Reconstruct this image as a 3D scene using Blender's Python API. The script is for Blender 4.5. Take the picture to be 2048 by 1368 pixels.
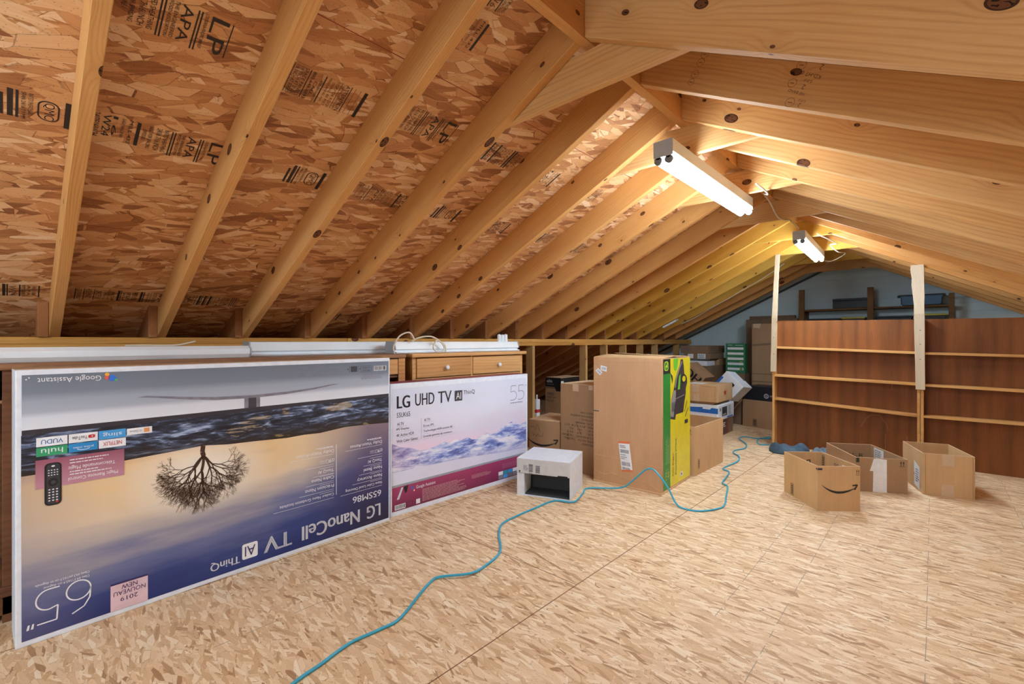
import bpy, bmesh, math, random
from mathutils import Vector, Matrix

for o in list(bpy.data.objects):
    bpy.data.objects.remove(o, do_unlink=True)
SC = bpy.context.scene
COL = SC.collection
random.seed(7)

# ------------------------------------------------------------------ camera
EYE = 1.0885
TH = 0.7447                      # view direction, radians left of the ridge direction (+X)
cam_d = bpy.data.cameras.new('camera')
cam_d.sensor_fit = 'HORIZONTAL'
cam_d.sensor_width = 36.0
cam_d.lens = 933.23 / 2048 * 36.0
cam_d.shift_y = -(684 - 681.47) / 2048
cam_d.clip_start = 0.05
cam = bpy.data.objects.new('camera', cam_d)
COL.objects.link(cam)
cam.location = (0, 0, EYE)
cam.rotation_euler = (math.radians(90), 0, TH - math.radians(90))
SC.camera = cam

# ------------------------------------------------------------------ light
w = bpy.data.worlds.new('world')
SC.world = w
w.use_nodes = True
bg = w.node_tree.nodes['Background']
bg.inputs[0].default_value = (0.78, 0.90, 1.0, 1)
bg.inputs[1].default_value = 0.5

def area_lamp(name, loc, rot, sx, sy, power, color):
    d = bpy.data.lights.new(name, 'AREA')
    d.shape = 'RECTANGLE'; d.size = sx; d.size_y = sy
    d.energy = power; d.color = color
    o = bpy.data.objects.new(name, d)
    COL.objects.link(o)
    o.location = loc; o.rotation_euler = rot
    return o
# added soft fill light, set at the open end behind the camera
area_lamp('rear_fill', (-2.3, 0.9, 1.25), (math.radians(90), 0, math.radians(-90)), 2.6, 1.5, 18, (0.76, 0.92, 1.0))
TUBE_STRENGTH = 100.0

vs = SC.view_settings
vs.view_transform = 'Standard'
vs.look = 'None'
vs.gamma = 1.0
vs.exposure = 0.28
vs.use_curve_mapping = False

# ------------------------------------------------------------------ node helpers
def lin(c):
    return tuple(((x / 255) / 12.92 if x / 255 <= 0.04045 else ((x / 255 + 0.055) / 1.055) ** 2.4) for x in c) + (1.0,)

class NT:
    def __init__(s, name):
        s.m = bpy.data.materials.new(name); s.m.use_nodes = True
        s.t = s.m.node_tree; s.t.nodes.clear()
        s.out = s.t.nodes.new('ShaderNodeOutputMaterial')
        s.b = s.t.nodes.new('ShaderNodeBsdfPrincipled')
        s.t.links.new(s.b.outputs[0], s.out.inputs[0])
    def n(s, kind, **kw):
        x = s.t.nodes.new('ShaderNode' + kind)
        for k, v in kw.items(): setattr(x, k, v)
        return x
    def link(s, a, b): s.t.links.new(a, b)
    def val(s, sock, v):
        if hasattr(v, 'is_linked') or hasattr(v, 'links'): s.link(v, sock)
        else: sock.default_value = v
    def math(s, op, a, b=0.0, c=0.0, clamp=False):
        x = s.n('Math', operation=op); x.use_clamp = clamp
        s.val(x.inputs[0], a); s.val(x.inputs[1], b); s.val(x.inputs[2], c)
        return x.outputs[0]
    def ramp(s, f, stops, interp='LINEAR'):
        x = s.n('ValToRGB'); s.link(f, x.inputs[0]); cr = x.color_ramp; cr.interpolation = interp
        while len(cr.elements) < len(stops): cr.elements.new(0.5)
        for e, (p, c) in zip(cr.elements, stops):
            e.position = p; e.color = c
        return x.outputs[0]
    def mix(s, f, a, b, mode='MIX'):
        x = s.n('Mix', data_type='RGBA', blend_type=mode)
        s.val(x.inputs[0], f); s.val(x.inputs[6], a); s.val(x.inputs[7], b)
        return x.outputs[2]
    def coord(s, which='Object', rot=(0, 0, 0), scale=(1, 1, 1), loc=(0, 0, 0), src=None):
        if src is None:
            tc = s.n('TexCoord'); src = tc.outputs[which]
        mp = s.n('Mapping'); s.link(src, mp.inputs[0])
        mp.inputs['Location'].default_value = loc
        mp.inputs['Rotation'].default_value = rot
        mp.inputs['Scale'].default_value = scale
        return mp.outputs[0]
    def noise(s, vec, scale=5, detail=2, rough=0.5, dist=0.0):
        x = s.n('TexNoise'); s.link(vec, x.inputs['Vector'])
        x.inputs['Scale'].default_value = scale; x.inputs['Detail'].default_value = detail
        x.inputs['Roughness'].default_value = rough; x.inputs['Distortion'].default_value = dist
        return x.outputs['Fac']
    def bump(s, h, strength=0.3, dist=0.002):
        x = s.n('Bump'); x.inputs['Strength'].default_value = strength
        x.inputs['Distance'].default_value = dist
        s.link(h, x.inputs['Height']); s.link(x.outputs[0], s.b.inputs['Normal'])

MATS = {}
def plain(name, rgb, rough=0.6, metal=0.0, var=0.06, nscale=30):
    if name in MATS: return MATS[name]
    t = NT(name)
    v = t.coord('Object')
    f = t.noise(v, nscale, 3)
    c = lin(rgb)
    lo = tuple(x * (1 - var) for x in c[:3]) + (1,); hi = tuple(min(1, x * (1 + var)) for x in c[:3]) + (1,)
    t.link(t.ramp(f, [(0.3, lo), (0.7, hi)]), t.b.inputs['Base Color'])
    t.b.inputs['Roughness'].default_value = rough
    t.b.inputs['Metallic'].default_value = metal
    MATS[name] = t.m
    return t.m

def emit(name, rgb, strength):
    if name in MATS: return MATS[name]
    t = NT(name)
    t.b.inputs['Base Color'].default_value = lin(rgb)
    t.b.inputs['Emission Color'].default_value = lin(rgb)
    t.b.inputs['Emission Strength'].default_value = strength
    MATS[name] = t.m
    return t.m

def cardboard(name, rgb, corr=220.0):
    if name in MATS: return MATS[name]
    t = NT(name)
    v = t.coord('Object')
    sep = t.n('SeparateXYZ'); t.link(v, sep.inputs[0])
    s = t.math('ADD', sep.outputs[0], sep.outputs[1])
    wv = t.math('SINE', t.math('MULTIPLY', s, corr))
    n1 = t.noise(t.coord('Object', scale=(1, 1, 0.25)), 9, 4, 0.6)
    n2 = t.noise(v, 160, 2)
    f = t.math('ADD', t.math('MULTIPLY', wv, 0.018), t.math('ADD', t.math('MULTIPLY', n1, 0.7), t.math('MULTIPLY', n2, 0.3)))
    c = lin(rgb)
    lo = tuple(x * 0.84 for x in c[:3]) + (1,); hi = tuple(min(1, x * 1.12) for x in c[:3]) + (1,)
    t.link(t.ramp(f, [(0.25, lo), (0.75, hi)]), t.b.inputs['Base Color'])
    t.b.inputs['Roughness'].default_value = 0.75
    t.bump(n1, 0.15, 0.004)
    MATS[name] = t.m
    return t.m

def wood(name, light, mid, dark, grain=1.0, knots=True, rough=0.7, axis='x', knotd=(70, 42, 24), rnd=0.16):
    """boards run along local X; the grain is cut from the board's own coordinates"""
    if name in MATS: return MATS[name]
    t = NT(name)
    oi = t.n('ObjectInfo')
    tc = t.n('TexCoord')
    off = t.n('VectorMath', operation='SCALE'); off.inputs[3].default_value = 37.0
    cmb = t.n('CombineXYZ')
    t.link(oi.outputs['Random'], cmb.inputs[0]); t.link(oi.outputs['Random'], cmb.inputs[1]); t.link(oi.outputs['Random'], cmb.inputs[2])
    t.link(cmb.outputs[0], off.inputs[0])
    add = t.n('VectorMath', operation='ADD'); t.link(tc.outputs['Object'], add.inputs[0]); t.link(off.outputs[0], add.inputs[1])
    P = add.outputs[0]
    sep = t.n('SeparateXYZ'); t.link(P, sep.inputs[0])
    ia, ib = (0, 2) if axis == 'x' else (2, 0)
    q = t.math('ADD', t.math('MULTIPLY', sep.outputs[1], 1.25), sep.outputs[ib])
    flat = t.n('CombineXYZ'); t.link(sep.outputs[ia], flat.inputs[0]); t.link(q, flat.inputs[1])
    F = flat.outputs[0]
    n1 = t.noise(t.coord(src=F, scale=(0.9, 5, 1)), 1.0, 3, 0.5)
    n2 = t.noise(t.coord(src=F, scale=(6, 160, 1)), 1.0, 3, 0.6)
    ringc = t.math('ADD', t.math('MULTIPLY', q, 1.0), t.math('MULTIPLY', n1, 0.10))
    if knots:
        vo = t.n('TexVoronoi'); vo.voronoi_dimensions = '2D'
        t.link(t.coord(src=F, scale=(4.6, 7.5, 1)), vo.inputs['Vector']); vo.inputs['Scale'].default_value = 1.0
        vs_ = t.n('SeparateColor'); t.link(vo.outputs['Color'], vs_.inputs[0])
        has = t.math('GREATER_THAN', vs_.outputs[0], 0.62)
        rad = t.math('MULTIPLY_ADD', t.math('POWER', vs_.outputs[1], 2.0), 0.095, 0.026)
        d = vo.outputs['Distance']
        near = t.math('MULTIPLY', t.math('SUBTRACT', 1.0, t.math('MINIMUM', t.math('DIVIDE', d, 0.42), 1.0)), has)
        near2 = t.math('MULTIPLY', near, near)
        ringc = t.math('ADD', ringc, t.math('MULTIPLY', near2, 0.040))
        knot = t.math('MULTIPLY', t.math('LESS_THAN', d, rad), has)
        edge = t.math('MULTIPLY', t.math('LESS_THAN', d, t.math('MULTIPLY', rad, 1.25)), has)
    rings = t.math('POWER', t.math('MULTIPLY_ADD', t.math('SINE', t.math('MULTIPLY', ringc, 620.0 * grain)), 0.5, 0.5), 2.5)
    gmod = t.noise(t.coord(src=F, scale=(0.7, 9, 1), loc=(5, 3, 0)), 1.0, 2)
    f = t.math('SUBTRACT', t.math('ADD', t.math('MULTIPLY', n1, 0.72), t.math('MULTIPLY', n2, 0.34)), t.math('MULTIPLY', t.math('MULTIPLY', rings, gmod), 0.26))
    f = t.math('ADD', f, t.math('MULTIPLY', t.math('SUBTRACT', oi.outputs['Random'], 0.5), rnd))
    c = t.ramp(f, [(0.2, lin(dark)), (0.5, lin(mid)), (0.8, lin(light))])
    if knots:
        c = t.mix(t.math('MULTIPLY', near2, 0.42), c, lin(dark))
        c = t.mix(edge, c, lin(knotd))
        c = t.mix(knot, c, lin(tuple(min(255, k * 1.55) for k in knotd)))
        ck = t.noise(t.coord(src=F, scale=(60, 120, 1)), 1.0, 2)
        c = t.mix(t.math('MULTIPLY', knot, t.math('GREATER_THAN', ck, 0.58)), c, lin((35, 20, 12)))
    t.link(c, t.b.inputs['Base Color'])
    t.b.inputs['Roughness'].default_value = rough
    t.b.inputs['Specular IOR Level'].default_value = 0.22
    t.bump(t.math('ADD', rings, n2), 0.12, 0.001)
    MATS[name] = t.m
    return t.m

def osb(name, stops, ang, L=0.085, W=0.02, seed=0.0, rough=0.7, contrast=1.0):
    if name in MATS: return MATS[name]
    t = NT(name)
    tc = t.n('TexCoord'); src = tc.outputs['Object']
    wob = t.n('TexNoise'); t.link(src, wob.inputs['Vector']); wob.inputs['Scale'].default_value = 14; wob.inputs['Detail'].default_value = 2
    wv = t.n('VectorMath', operation='SCALE'); wv.inputs[3].default_value = 0.004
    t.link(wob.outputs['Color'], wv.inputs[0])
    ad = t.n('VectorMath', operation='ADD'); t.link(src, ad.inputs[0]); t.link(wv.outputs[0], ad.inputs[1])
    src = ad.outputs[0]
    col = None
    R = random.Random(11)
    angs = [0.0, 62, -48, 24, -20, 9, -33, 4, 15, -8]
    height = None
    for i, a in enumerate(angs):
        l = L * (1.25 - 0.05 * i) * R.uniform(0.8, 1.2); wd = W * R.uniform(0.75, 1.45)
        r = math.radians(ang + a)
        # rotate first, then stretch
        c1 = t.coord(src=src, rot=(0, 0, r), loc=(seed + 3.7 * i, 1.9 * i, 0))
        c2 = t.coord(src=c1, scale=(1 / l, 1 / wd, 1))
        vo = t.n('TexVoronoi'); vo.voronoi_dimensions = '2D'
        t.link(c2, vo.inputs['Vector']); vo.inputs['Scale'].default_value = 1.0
        sc = t.n('SeparateColor'); t.link(vo.outputs['Color'], sc.inputs[0])
        fib = t.noise(t.coord(src=c1, scale=(9, 240, 1)), 1.0, 2)
        f = t.math('ADD', t.math('MULTIPLY', sc.outputs[0], 0.86), t.math('MULTIPLY', t.math('SUBTRACT', fib, 0.5), 0.34 * contrast))
        fc = t.ramp(f, stops)
        if col is None:
            col = fc; height = sc.outputs[2]
        else:
            ed = t.n('TexVoronoi'); ed.voronoi_dimensions = '2D'; ed.feature = 'DISTANCE_TO_EDGE'
            t.link(c2, ed.inputs['Vector']); ed.inputs['Scale'].default_value = 1.0
            has = t.math('GREATER_THAN', sc.outputs[1], 0.70)
            m = t.math('MULTIPLY', has, t.math('GREATER_THAN', ed.outputs['Distance'], 0.035))
            edark = t.mix(1.0, col, (0.50, 0.40, 0.32, 1), 'MULTIPLY')
            e = t.math('MULTIPLY', has, t.math('GREATER_THAN', sc.outputs[2], 0.45))
            col = t.mix(t.math('MULTIPLY', e, 0.7 * contrast, clamp=True), col, edark)
            col = t.mix(m, col, fc)
            hm = t.n('Mix', data_type='FLOAT'); t.link(m, hm.inputs[0]); t.link(height, hm.inputs[2]); t.link(sc.outputs[2], hm.inputs[3])
            height = hm.outputs[0]
    # small dark chips
    vo = t.n('TexVoronoi'); vo.voronoi_dimensions = '2D'
    t.link(t.coord(src=src, rot=(0, 0, math.radians(ang)), scale=(22, 50, 1)), vo.inputs['Vector'])
    sc = t.n('SeparateColor'); t.link(vo.outputs['Color'], sc.inputs[0])
    chip = t.math('MULTIPLY', t.math('GREATER_THAN', sc.outputs[0], 0.93), t.math('LESS_THAN', vo.outputs['Distance'], 0.2))
    col = t.mix(t.math('MULTIPLY', chip, 0.7), col, lin((60, 38, 22)))
    t.link(col, t.b.inputs['Base Color'])
    t.b.inputs['Roughness'].default_value = rough
    t.bump(height, 0.35, 0.0015)
    MATS[name] = t.m
    return t.m

# ------------------------------------------------------------------ mesh helpers
class MB:
    def __init__(s): s.v = []; s.f = []; s.mi = []
    def add(s, verts, faces, mi=0):
        o = len(s.v); s.v += [tuple(p) for p in verts]
        s.f += [tuple(i + o for i in f) for f in faces]; s.mi += [mi] * len(faces)
        return s
    def box(s, x0, x1, y0, y1, z0, z1, mi=0, M=None):
        P = [Vector((x, y, z)) for z in (z0, z1) for y in (y0, y1) for x in (x0, x1)]
        if M: P = [M @ p for p in P]
        return s.add(P, [(0, 2, 3, 1), (4, 5, 7, 6), (0, 1, 5, 4), (2, 6, 7, 3), (0, 4, 6, 2), (1, 3, 7, 5)], mi)
    def extr(s, poly, a, b, axis='x', mi=0):
        """poly: 2-D points; extruded from a to b along axis ('x': poly=(y,z); 'y': (x,z); 'z': (x,y))"""
        n = len(poly)
        def P(p, t):
            return {'x': (t, p[0], p[1]), 'y': (p[0], t, p[1]), 'z': (p[0], p[1], t)}[axis]
        V = [P(p, a) for p in poly] + [P(p, b) for p in poly]
        F = [tuple(range(n)), tuple(range(2 * n - 1, n - 1, -1))]
        F += [(i, i + n, (i + 1) % n + n, (i + 1) % n) for i in range(n)]
        return s.add(V, F, mi)
    def tube(s, pts, r, seg=8, mi=0, closed=False):
        P = [Vector(p) for p in pts]; n = len(P); rings = []
        up = Vector((0, 0, 1))
        V = []
        for i, p in enumerate(P):
            a = P[max(i - 1, 0)]; b = P[min(i + 1, n - 1)]
            d = (b - a).normalized()
            x = d.cross(up)
            if x.length < 1e-3: x = d.cross(Vector((0, 1, 0)))
            x.normalize(); y = x.cross(d).normalized()
            rr = r[i] if isinstance(r, (list, tuple)) else r
            for k in range(seg):
                t = 2 * math.pi * k / seg
                V.append(p + x * (rr * math.cos(t)) + y * (rr * math.sin(t)))
        F = []
        for i in range(n - 1):
            for k in range(seg):
                k2 = (k + 1) % seg
                F.append((i * seg + k, i * seg + k2, (i + 1) * seg + k2, (i + 1) * seg + k))
        F.append(tuple(range(seg - 1, -1, -1))); F.append(tuple((n - 1) * seg + k for k in range(seg)))
        return s.add(V, F, mi)
    def lathe(s, prof, cx=0, cy=0, seg=20, mi=0):
        V = []
        for r, z in prof:
            for k in range(seg):
                t = 2 * math.pi * k / seg
                V.append((cx + r * math.cos(t), cy + r * math.sin(t), z))
        n = len(prof); F = []
        for i in range(n - 1):
            for k in range(seg):
                k2 = (k + 1) % seg
                F.append((i * seg + k, i * seg + k2, (i + 1) * seg + k2, (i + 1) * seg + k))
        F.append(tuple(range(seg - 1, -1, -1))); F.append(tuple((n - 1) * seg + k for k in range(seg)))
        return s.add(V, F, mi)
    def build(s, name, mats, parent=None, bevel=0.0, smooth=False, loc=None, rot=None, seg=2):
        me = bpy.data.meshes.new(name)
        me.from_pydata([tuple(v) for v in s.v], [], s.f)
        if not isinstance(mats, (list, tuple)): mats = [mats]
        for m in mats: me.materials.append(m)
        for p, i in zip(me.polygons, s.mi): p.material_index = i
        bm = bmesh.new(); bm.from_mesh(me)
        bmesh.ops.recalc_face_normals(bm, faces=bm.faces)
        bm.to_mesh(me); bm.free()
        if smooth:
            for p in me.polygons: p.use_smooth = True
        o = bpy.data.objects.new(name, me); COL.objects.link(o)
        if parent: o.parent = parent
        if loc: o.location = loc
        if rot: o.rotation_euler = rot
        if bevel > 0:
            md = o.modifiers.new('bevel', 'BEVEL'); md.width = bevel; md.segments = seg; md.limit_method = 'ANGLE'
            md.angle_limit = math.radians(40)
        return o

def tag(o, label, cat, group=None):
    o['label'] = label; o['category'] = cat
    if group: o['group'] = group
    return o
def struct(o):
    o['kind'] = 'structure'
    return o
def thing(name, label, cat, loc=(0, 0, 0), rotz=0.0, group=None, rot=None):
    o = bpy.data.objects.new(name, None); COL.objects.link(o)
    o.empty_display_size = 0.1
    o.location = loc; o.rotation_euler = rot if rot else (0, 0, rotz)
    return tag(o, label, cat, group)

# lettering and flat print: everything lies on a named face of a thing
_txt = {}
def text_mesh(s):
    if s in _txt: return _txt[s]
    cu = bpy.data.curves.new('t', 'FONT'); cu.body = s; cu.size = 1.0; cu.resolution_u = 3
    ob = bpy.data.objects.new('t', cu); COL.objects.link(ob)
    bpy.context.view_layer.update()
    me = bpy.data.meshes.new_from_object(ob.evaluated_get(bpy.context.evaluated_depsgraph_get()))
    V = [(v.co.x, v.co.y) for v in me.vertices]; F = [tuple(p.vertices) for p in me.polygons]
    bpy.data.objects.remove(ob, do_unlink=True); bpy.data.curves.remove(cu); bpy.data.meshes.remove(me)
    x0 = min(v[0] for v in V); x1 = max(v[0] for v in V); y0 = min(v[1] for v in V); y1 = max(v[1] for v in V)
    V = [((x - x0) / (x1 - x0), (y - y0) / (y1 - y0)) for x, y in V]
    _txt[s] = (V, F, (x1 - x0) / (y1 - y0))
    return _txt[s]

class Dec:
    """flat print on a face: o = origin, u = right, v = up, n = outward"""
    def __init__(s, o, u, v, n, off=0.0008):
        s.o, s.u, s.v, s.n = Vector(o), Vector(u), Vector(v), Vector(n)
        s.mb = MB(); s.mats = []; s.off = off
    def m(s, mat):
        if mat not in s.mats: s.mats.append(mat)
        return s.mats.index(mat)
    def P(s, a, b, l): return s.o + s.u * a + s.v * b + s.n * (s.off * (1 + l))
    def poly(s, pts, mat, l=0):
        s.mb.add([s.P(a, b, l) for a, b in pts], [tuple(range(len(pts)))], s.m(mat)); return s
    def rect(s, u0, v0, u1, v1, mat, l=0): return s.poly([(u0, v0), (u1, v0), (u1, v1), (u0, v1)], mat, l)
    def rrect(s, u0, v0, u1, v1, r, mat, l=0, n=5):
        pts = []
        for cx, cy, a0 in ((u1 - r, v0 + r, -90), (u1 - r, v1 - r, 0), (u0 + r, v1 - r, 90), (u0 + r, v0 + r, 180)):
            for k in range(n + 1):
                a = math.radians(a0 + 90 * k / n); pts.append((cx + r * math.cos(a), cy + r * math.sin(a)))
        return s.poly(pts, mat, l)
    def ell(s, cu, cv, ru, rv, mat, l=0, n=18):
        return s.poly([(cu + ru * math.cos(2 * math.pi * k / n), cv + rv * math.sin(2 * math.pi * k / n)) for k in range(n)], mat, l)
    def line(s, pts, w_, mat, l=0):
        for (a, b), (c, d) in zip(pts, pts[1:]):
            L = math.hypot(c - a, d - b)
            if L < 1e-6: continue
            nx, ny = -(d - b) / L, (c - a) / L
            w0 = w_ / 2
            s.poly([(a + nx * w0, b + ny * w0), (a - nx * w0, b - ny * w0), (c - nx * w0, d - ny * w0), (c + nx * w0, d + ny * w0)], mat, l)
        return s
    def frame(s, u0, v0, u1, v1, t, mat, l=0):
        s.rect(u0, v0, u1, v0 + t, mat, l); s.rect(u0, v1 - t, u1, v1, mat, l)
        s.rect(u0, v0 + t, u0 + t, v1 - t, mat, l); s.rect(u1 - t, v0 + t, u1, v1 - t, mat, l); return s
    def text(s, string, cu, cv, wd=None, ht=None, mat=None, rot=0, l=1, skew=0.0):
        V, F, asp = text_mesh(string)
        if wd is None: wd = ht * asp
        if ht is None: ht = wd / asp
        r = math.radians(rot); c, sn = math.cos(r), math.sin(r)
        pts = []
        for x, y in V:
            a = (x - 0.5) * wd + (y - 0.5) * skew; b = (y - 0.5) * ht
            pts.append(s.P(cu + a * c - b * sn, cv + a * sn + b * c, l))
        s.mb.add(pts, F, s.m(mat)); return s
    def bars(s, u0, v0, u1, v1, mat, l=1, n=16, seed=3, vertical=True):
        R = random.Random(seed); x = 0.0
        tot = n * 2
        for k in range(n):
            a = (2 * k + R.uniform(0, 0.6)) / tot; b = a + R.uniform(0.5, 1.4) / tot
            if vertical: s.rect(u0 + (u1 - u0) * a, v0, u0 + (u1 - u0) * b, v1, mat, l)
            else: s.rect(u0, v0 + (v1 - v0) * a, u1, v0 + (v1 - v0) * b, mat, l)
        return s
    def squig(s, u0, v0, u1, v1, mat, n=4, l=1, seed=1, gap=0.55):
        """rows of tiny illegible small print"""
        R = random.Random(seed); h = (v1 - v0) / n
        for k in range(n):
            y0 = v0 + h * k; x = u0; end = u1 - (u1 - u0) * R.uniform(0, 0.25)
            while x < end:
                w_ = h * R.uniform(0.6, 2.6)
                s.rect(x, y0, min(x + w_, end), y0 + h * gap, mat, l); x += w_ + h * 0.35
        return s
    def build(s, name, parent): 
        o = s.mb.build(name, s.mats, parent)
        return o

def faces(w_, d_, h_):
    return {'front': ((0, 0, 0), (1, 0, 0), (0, 0, 1), (0, -1, 0)),
            'right': ((w_, 0, 0), (0, 1, 0), (0, 0, 1), (1, 0, 0)),
            'left': ((0, d_, 0), (0, -1, 0), (0, 0, 1), (-1, 0, 0)),
            'top': ((0, 0, h_), (1, 0, 0), (0, 1, 0), (0, 0, 1))}

def place(A, B):
    """base corner and turn of a box whose front face runs from A to B, left to right"""
    return (A[0], A[1], 0.0), math.atan2(B[1] - A[1], B[0] - A[0]), math.hypot(B[0] - A[0], B[1] - A[1])

# ------------------------------------------------------------------ materials
M_RAFT = wood('rafter_pine', (222, 172, 112), (206, 150, 88), (178, 118, 62), 0.9)
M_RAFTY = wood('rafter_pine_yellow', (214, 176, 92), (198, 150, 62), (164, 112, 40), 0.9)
M_RAFTR = wood('rafter_pine_wide', (224, 184, 130), (210, 162, 104), (182, 128, 76), 0.55)
M_BLOCK = wood('rafter_tail_pine', (176, 122, 76), (158, 104, 62), (128, 80, 46), 0.9)
M_PLATE = wood('plate_pine', (222, 176, 104), (206, 152, 78), (170, 112, 52), 0.8)
M_STUD = wood('stud_pine', (206, 170, 118), (190, 150, 96), (160, 118, 70), 0.8)
M_POST = wood('grey_batten_pine', (214, 196, 168), (196, 176, 146), (150, 124, 96), 0.7, knots=True)
M_DARKWOOD = wood('dark_shelf_pine', (158, 118, 78), (130, 96, 62), (98, 68, 44), 0.8, knots=False)
M_EDGE = wood('shelf_edge_pine', (226, 180, 120), (206, 154, 92), (160, 106, 58), 1.2, knots=False)
M_PLY = wood('stained_plywood', (150, 92, 44), (120, 70, 34), (90, 50, 25), 0.10, knots=False, rough=0.5, rnd=0.1, axis='z')

M_DRESS = wood('dresser_wood', (226, 180, 122), (208, 156, 100), (178, 126, 76), 0.35, knots=False, rough=0.45)
M_DRESST = wood('dresser_top_wood', (170, 126, 92), (148, 106, 76), (116, 80, 56), 0.35, knots=False, rough=0.45)
M_DRESSD = wood('old_cabinet_wood', (132, 88, 62), (108, 70, 48), (76, 46, 32), 0.35, knots=False, rough=0.5)
M_FLOOR = osb('floor_strand_board', [(0.0, lin((166, 124, 86))), (0.10, lin((204, 164, 122))), (0.45, lin((224, 190, 150))), (0.76, lin((234, 208, 172))), (1.0, lin((248, 236, 214)))], 90, 0.085, 0.0125, 0.0, 0.62, 0.62)
M_SHEATH = osb('roof_strand_board', [(0.0, lin((146, 90, 52))), (0.16, lin((190, 130, 80))), (0.5, lin((216, 162, 110))), (0.76, lin((232, 190, 144))), (1.0, lin((246, 226, 200)))], 12, 0.115, 0.026, 5.0, 0.6, 1.0)
M_INK = plain('stamp_ink', (44, 34, 32), 0.6)
M_INKF = plain('stamp_ink_faded', (96, 64, 44), 0.7)
M_RED = plain('red_chalk', (150, 62, 44), 0.8)
M_SEAM = plain('seam_gap', (120, 76, 44), 0.9)
M_CHALK = plain('grey_chalk', (160, 146, 128), 0.9)
M_SIDING = plain('painted_siding', (222, 240, 246), 0.6, var=0.06, nscale=3)
M_GAPSHADOW = plain('painted_gap_shadow', (84, 92, 94), 0.7)
M_WHITE = plain('white_print', (236, 238, 244), 0.5)
M_BLACK = plain('black_print', (28, 28, 32), 0.5)
M_DGREY = plain('dark_grey_print', (62, 62, 70), 0.5)
M_WBOX = plain('white_carton', (226, 230, 238), 0.55)
M_FIX = plain('fixture_enamel', (238, 244, 248), 0.4, var=0.05, nscale=6)
M_FIXG = plain('fixture_grey_enamel', (176, 182, 188), 0.45)
M_SOCK = plain('socket_plastic', (120, 126, 130), 0.5)
M_TUBE = emit('lit_tube', (218, 239, 254), TUBE_STRENGTH)
M_CABLE = plain('cream_cable', (214, 204, 184), 0.5)
M_CARD1 = cardboard('cardboard_warm', (196, 152, 112))
M_CARD2 = cardboard('cardboard_tan', (204, 164, 118))
M_CARD3 = cardboard('cardboard_dull', (168, 132, 98))
M_CARD4 = cardboard('cardboard_dark', (132, 104, 78))
M_CARDE = cardboard('cardboard_cut_edge', (226, 196, 158))
M_TAPE = plain('packing_tape', (206, 178, 146), 0.3)
M_LABEL = plain('paper_label', (232, 234, 236), 0.55)
M_CORD = plain('blue_cord_rubber', (54, 164, 196), 0.4)

# ------------------------------------------------------------------ setting
X0, SP = -0.2326, 0.4064
YR, ZR, SL, SR = 0.9273, 2.1476, 0.4884, 0.5119
YP, ZP = 3.06, 1.106
DV = 0.156
XG = 7.85
XB = -2.4
def XR(n): return X0 + SP * n
def zl(y): return ZR - SL * (y - YR)
def zrr(y): return ZR - SR * (YR - y)

f = struct(MB().box(XB, 8.0, -3.4, 5.75, -0.02, 0.0).build('floor', M_FLOOR))
seams = MB()
for (x0, x1, y0, y1) in ((XB, 7.8, 1.196, 1.1995), (XB, 7.8, 2.414, 2.4175), (1.723, 1.7265, 1.2, 2.414), (3.99, 3.9935, -1.35, 0.05), (4.163, 4.166, 1.2, 2.414), (6.43, 6.433, -0.02, 1.196)):
    seams.box(x0, x1, y0, y1, 0.0, 0.0006)
seams.build('panel_seam', M_SEAM, f)
ch = MB()
for (yy, xa, xb) in ((0.46, 1.3, 3.6), (0.66, 1.9, 3.8), (0.035, 1.4, 4.3), (-0.36, 2.9, 5.2), (1.9, 0.5, 1.1), (2.12, 0.9, 1.8)):
    x = xa
    while x < xb:
        L = random.uniform(0.05, 0.22)
        ch.box(x, x + L, yy - 0.0012 + (x - xa) * 0.01, yy + 0.0012 + (x - xa) * 0.01, 0.0, 0.0005); x += L + random.uniform(0.0, 0.12)
ch.build('chalk_line', M_CHALK, f)

# roof deck: left and right slopes, modelled in their own plane (x along ridge, y down the slope)
def deck(side):
    sl = SL if side > 0 else SR
    run = (5.655 - YR) if side > 0 else (YR + 3.2)
    L = run * math.sqrt(1 + sl * sl)
    o = MB().box(XB, XG + 0.15, 0, L, 0.0, 0.012).build('ceiling', M_SHEATH)
    a = math.atan(sl)
    if side > 0:
        o.location = (0, YR, ZR + DV); o.rotation_euler = (-a, 0, 0)
    else:
        # mirror so that y runs down the other slope
        for v in o.data.vertices: v.co.y = -v.co.y
        o.data.flip_normals()
        o.location = (0, YR, ZR + DV); o.rotation_euler = (a, 0, 0)
    return struct(o)
deckL = deck(1); deckR = deck(-1)
KS = math.sqrt(1 + SL * SL)
def dy(y): return (y - YR) * KS
st = Dec((0, 0, 0), (0, 1, 0), (1, 0, 0), (0, 0, -1), 0.0006)   # reads down the slope
def stamp(x, y0, y1, s, h, mat=M_INK):
    st.text(s, (dy(y0) + dy(y1)) / 2, x, wd=dy(y1) - dy(y0), ht=h, mat=mat)
def bar(x, y0, y1, h, mat=M_INK): st.rect(dy(y0), x - h / 2, dy(y1), x + h / 2, mat)
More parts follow.
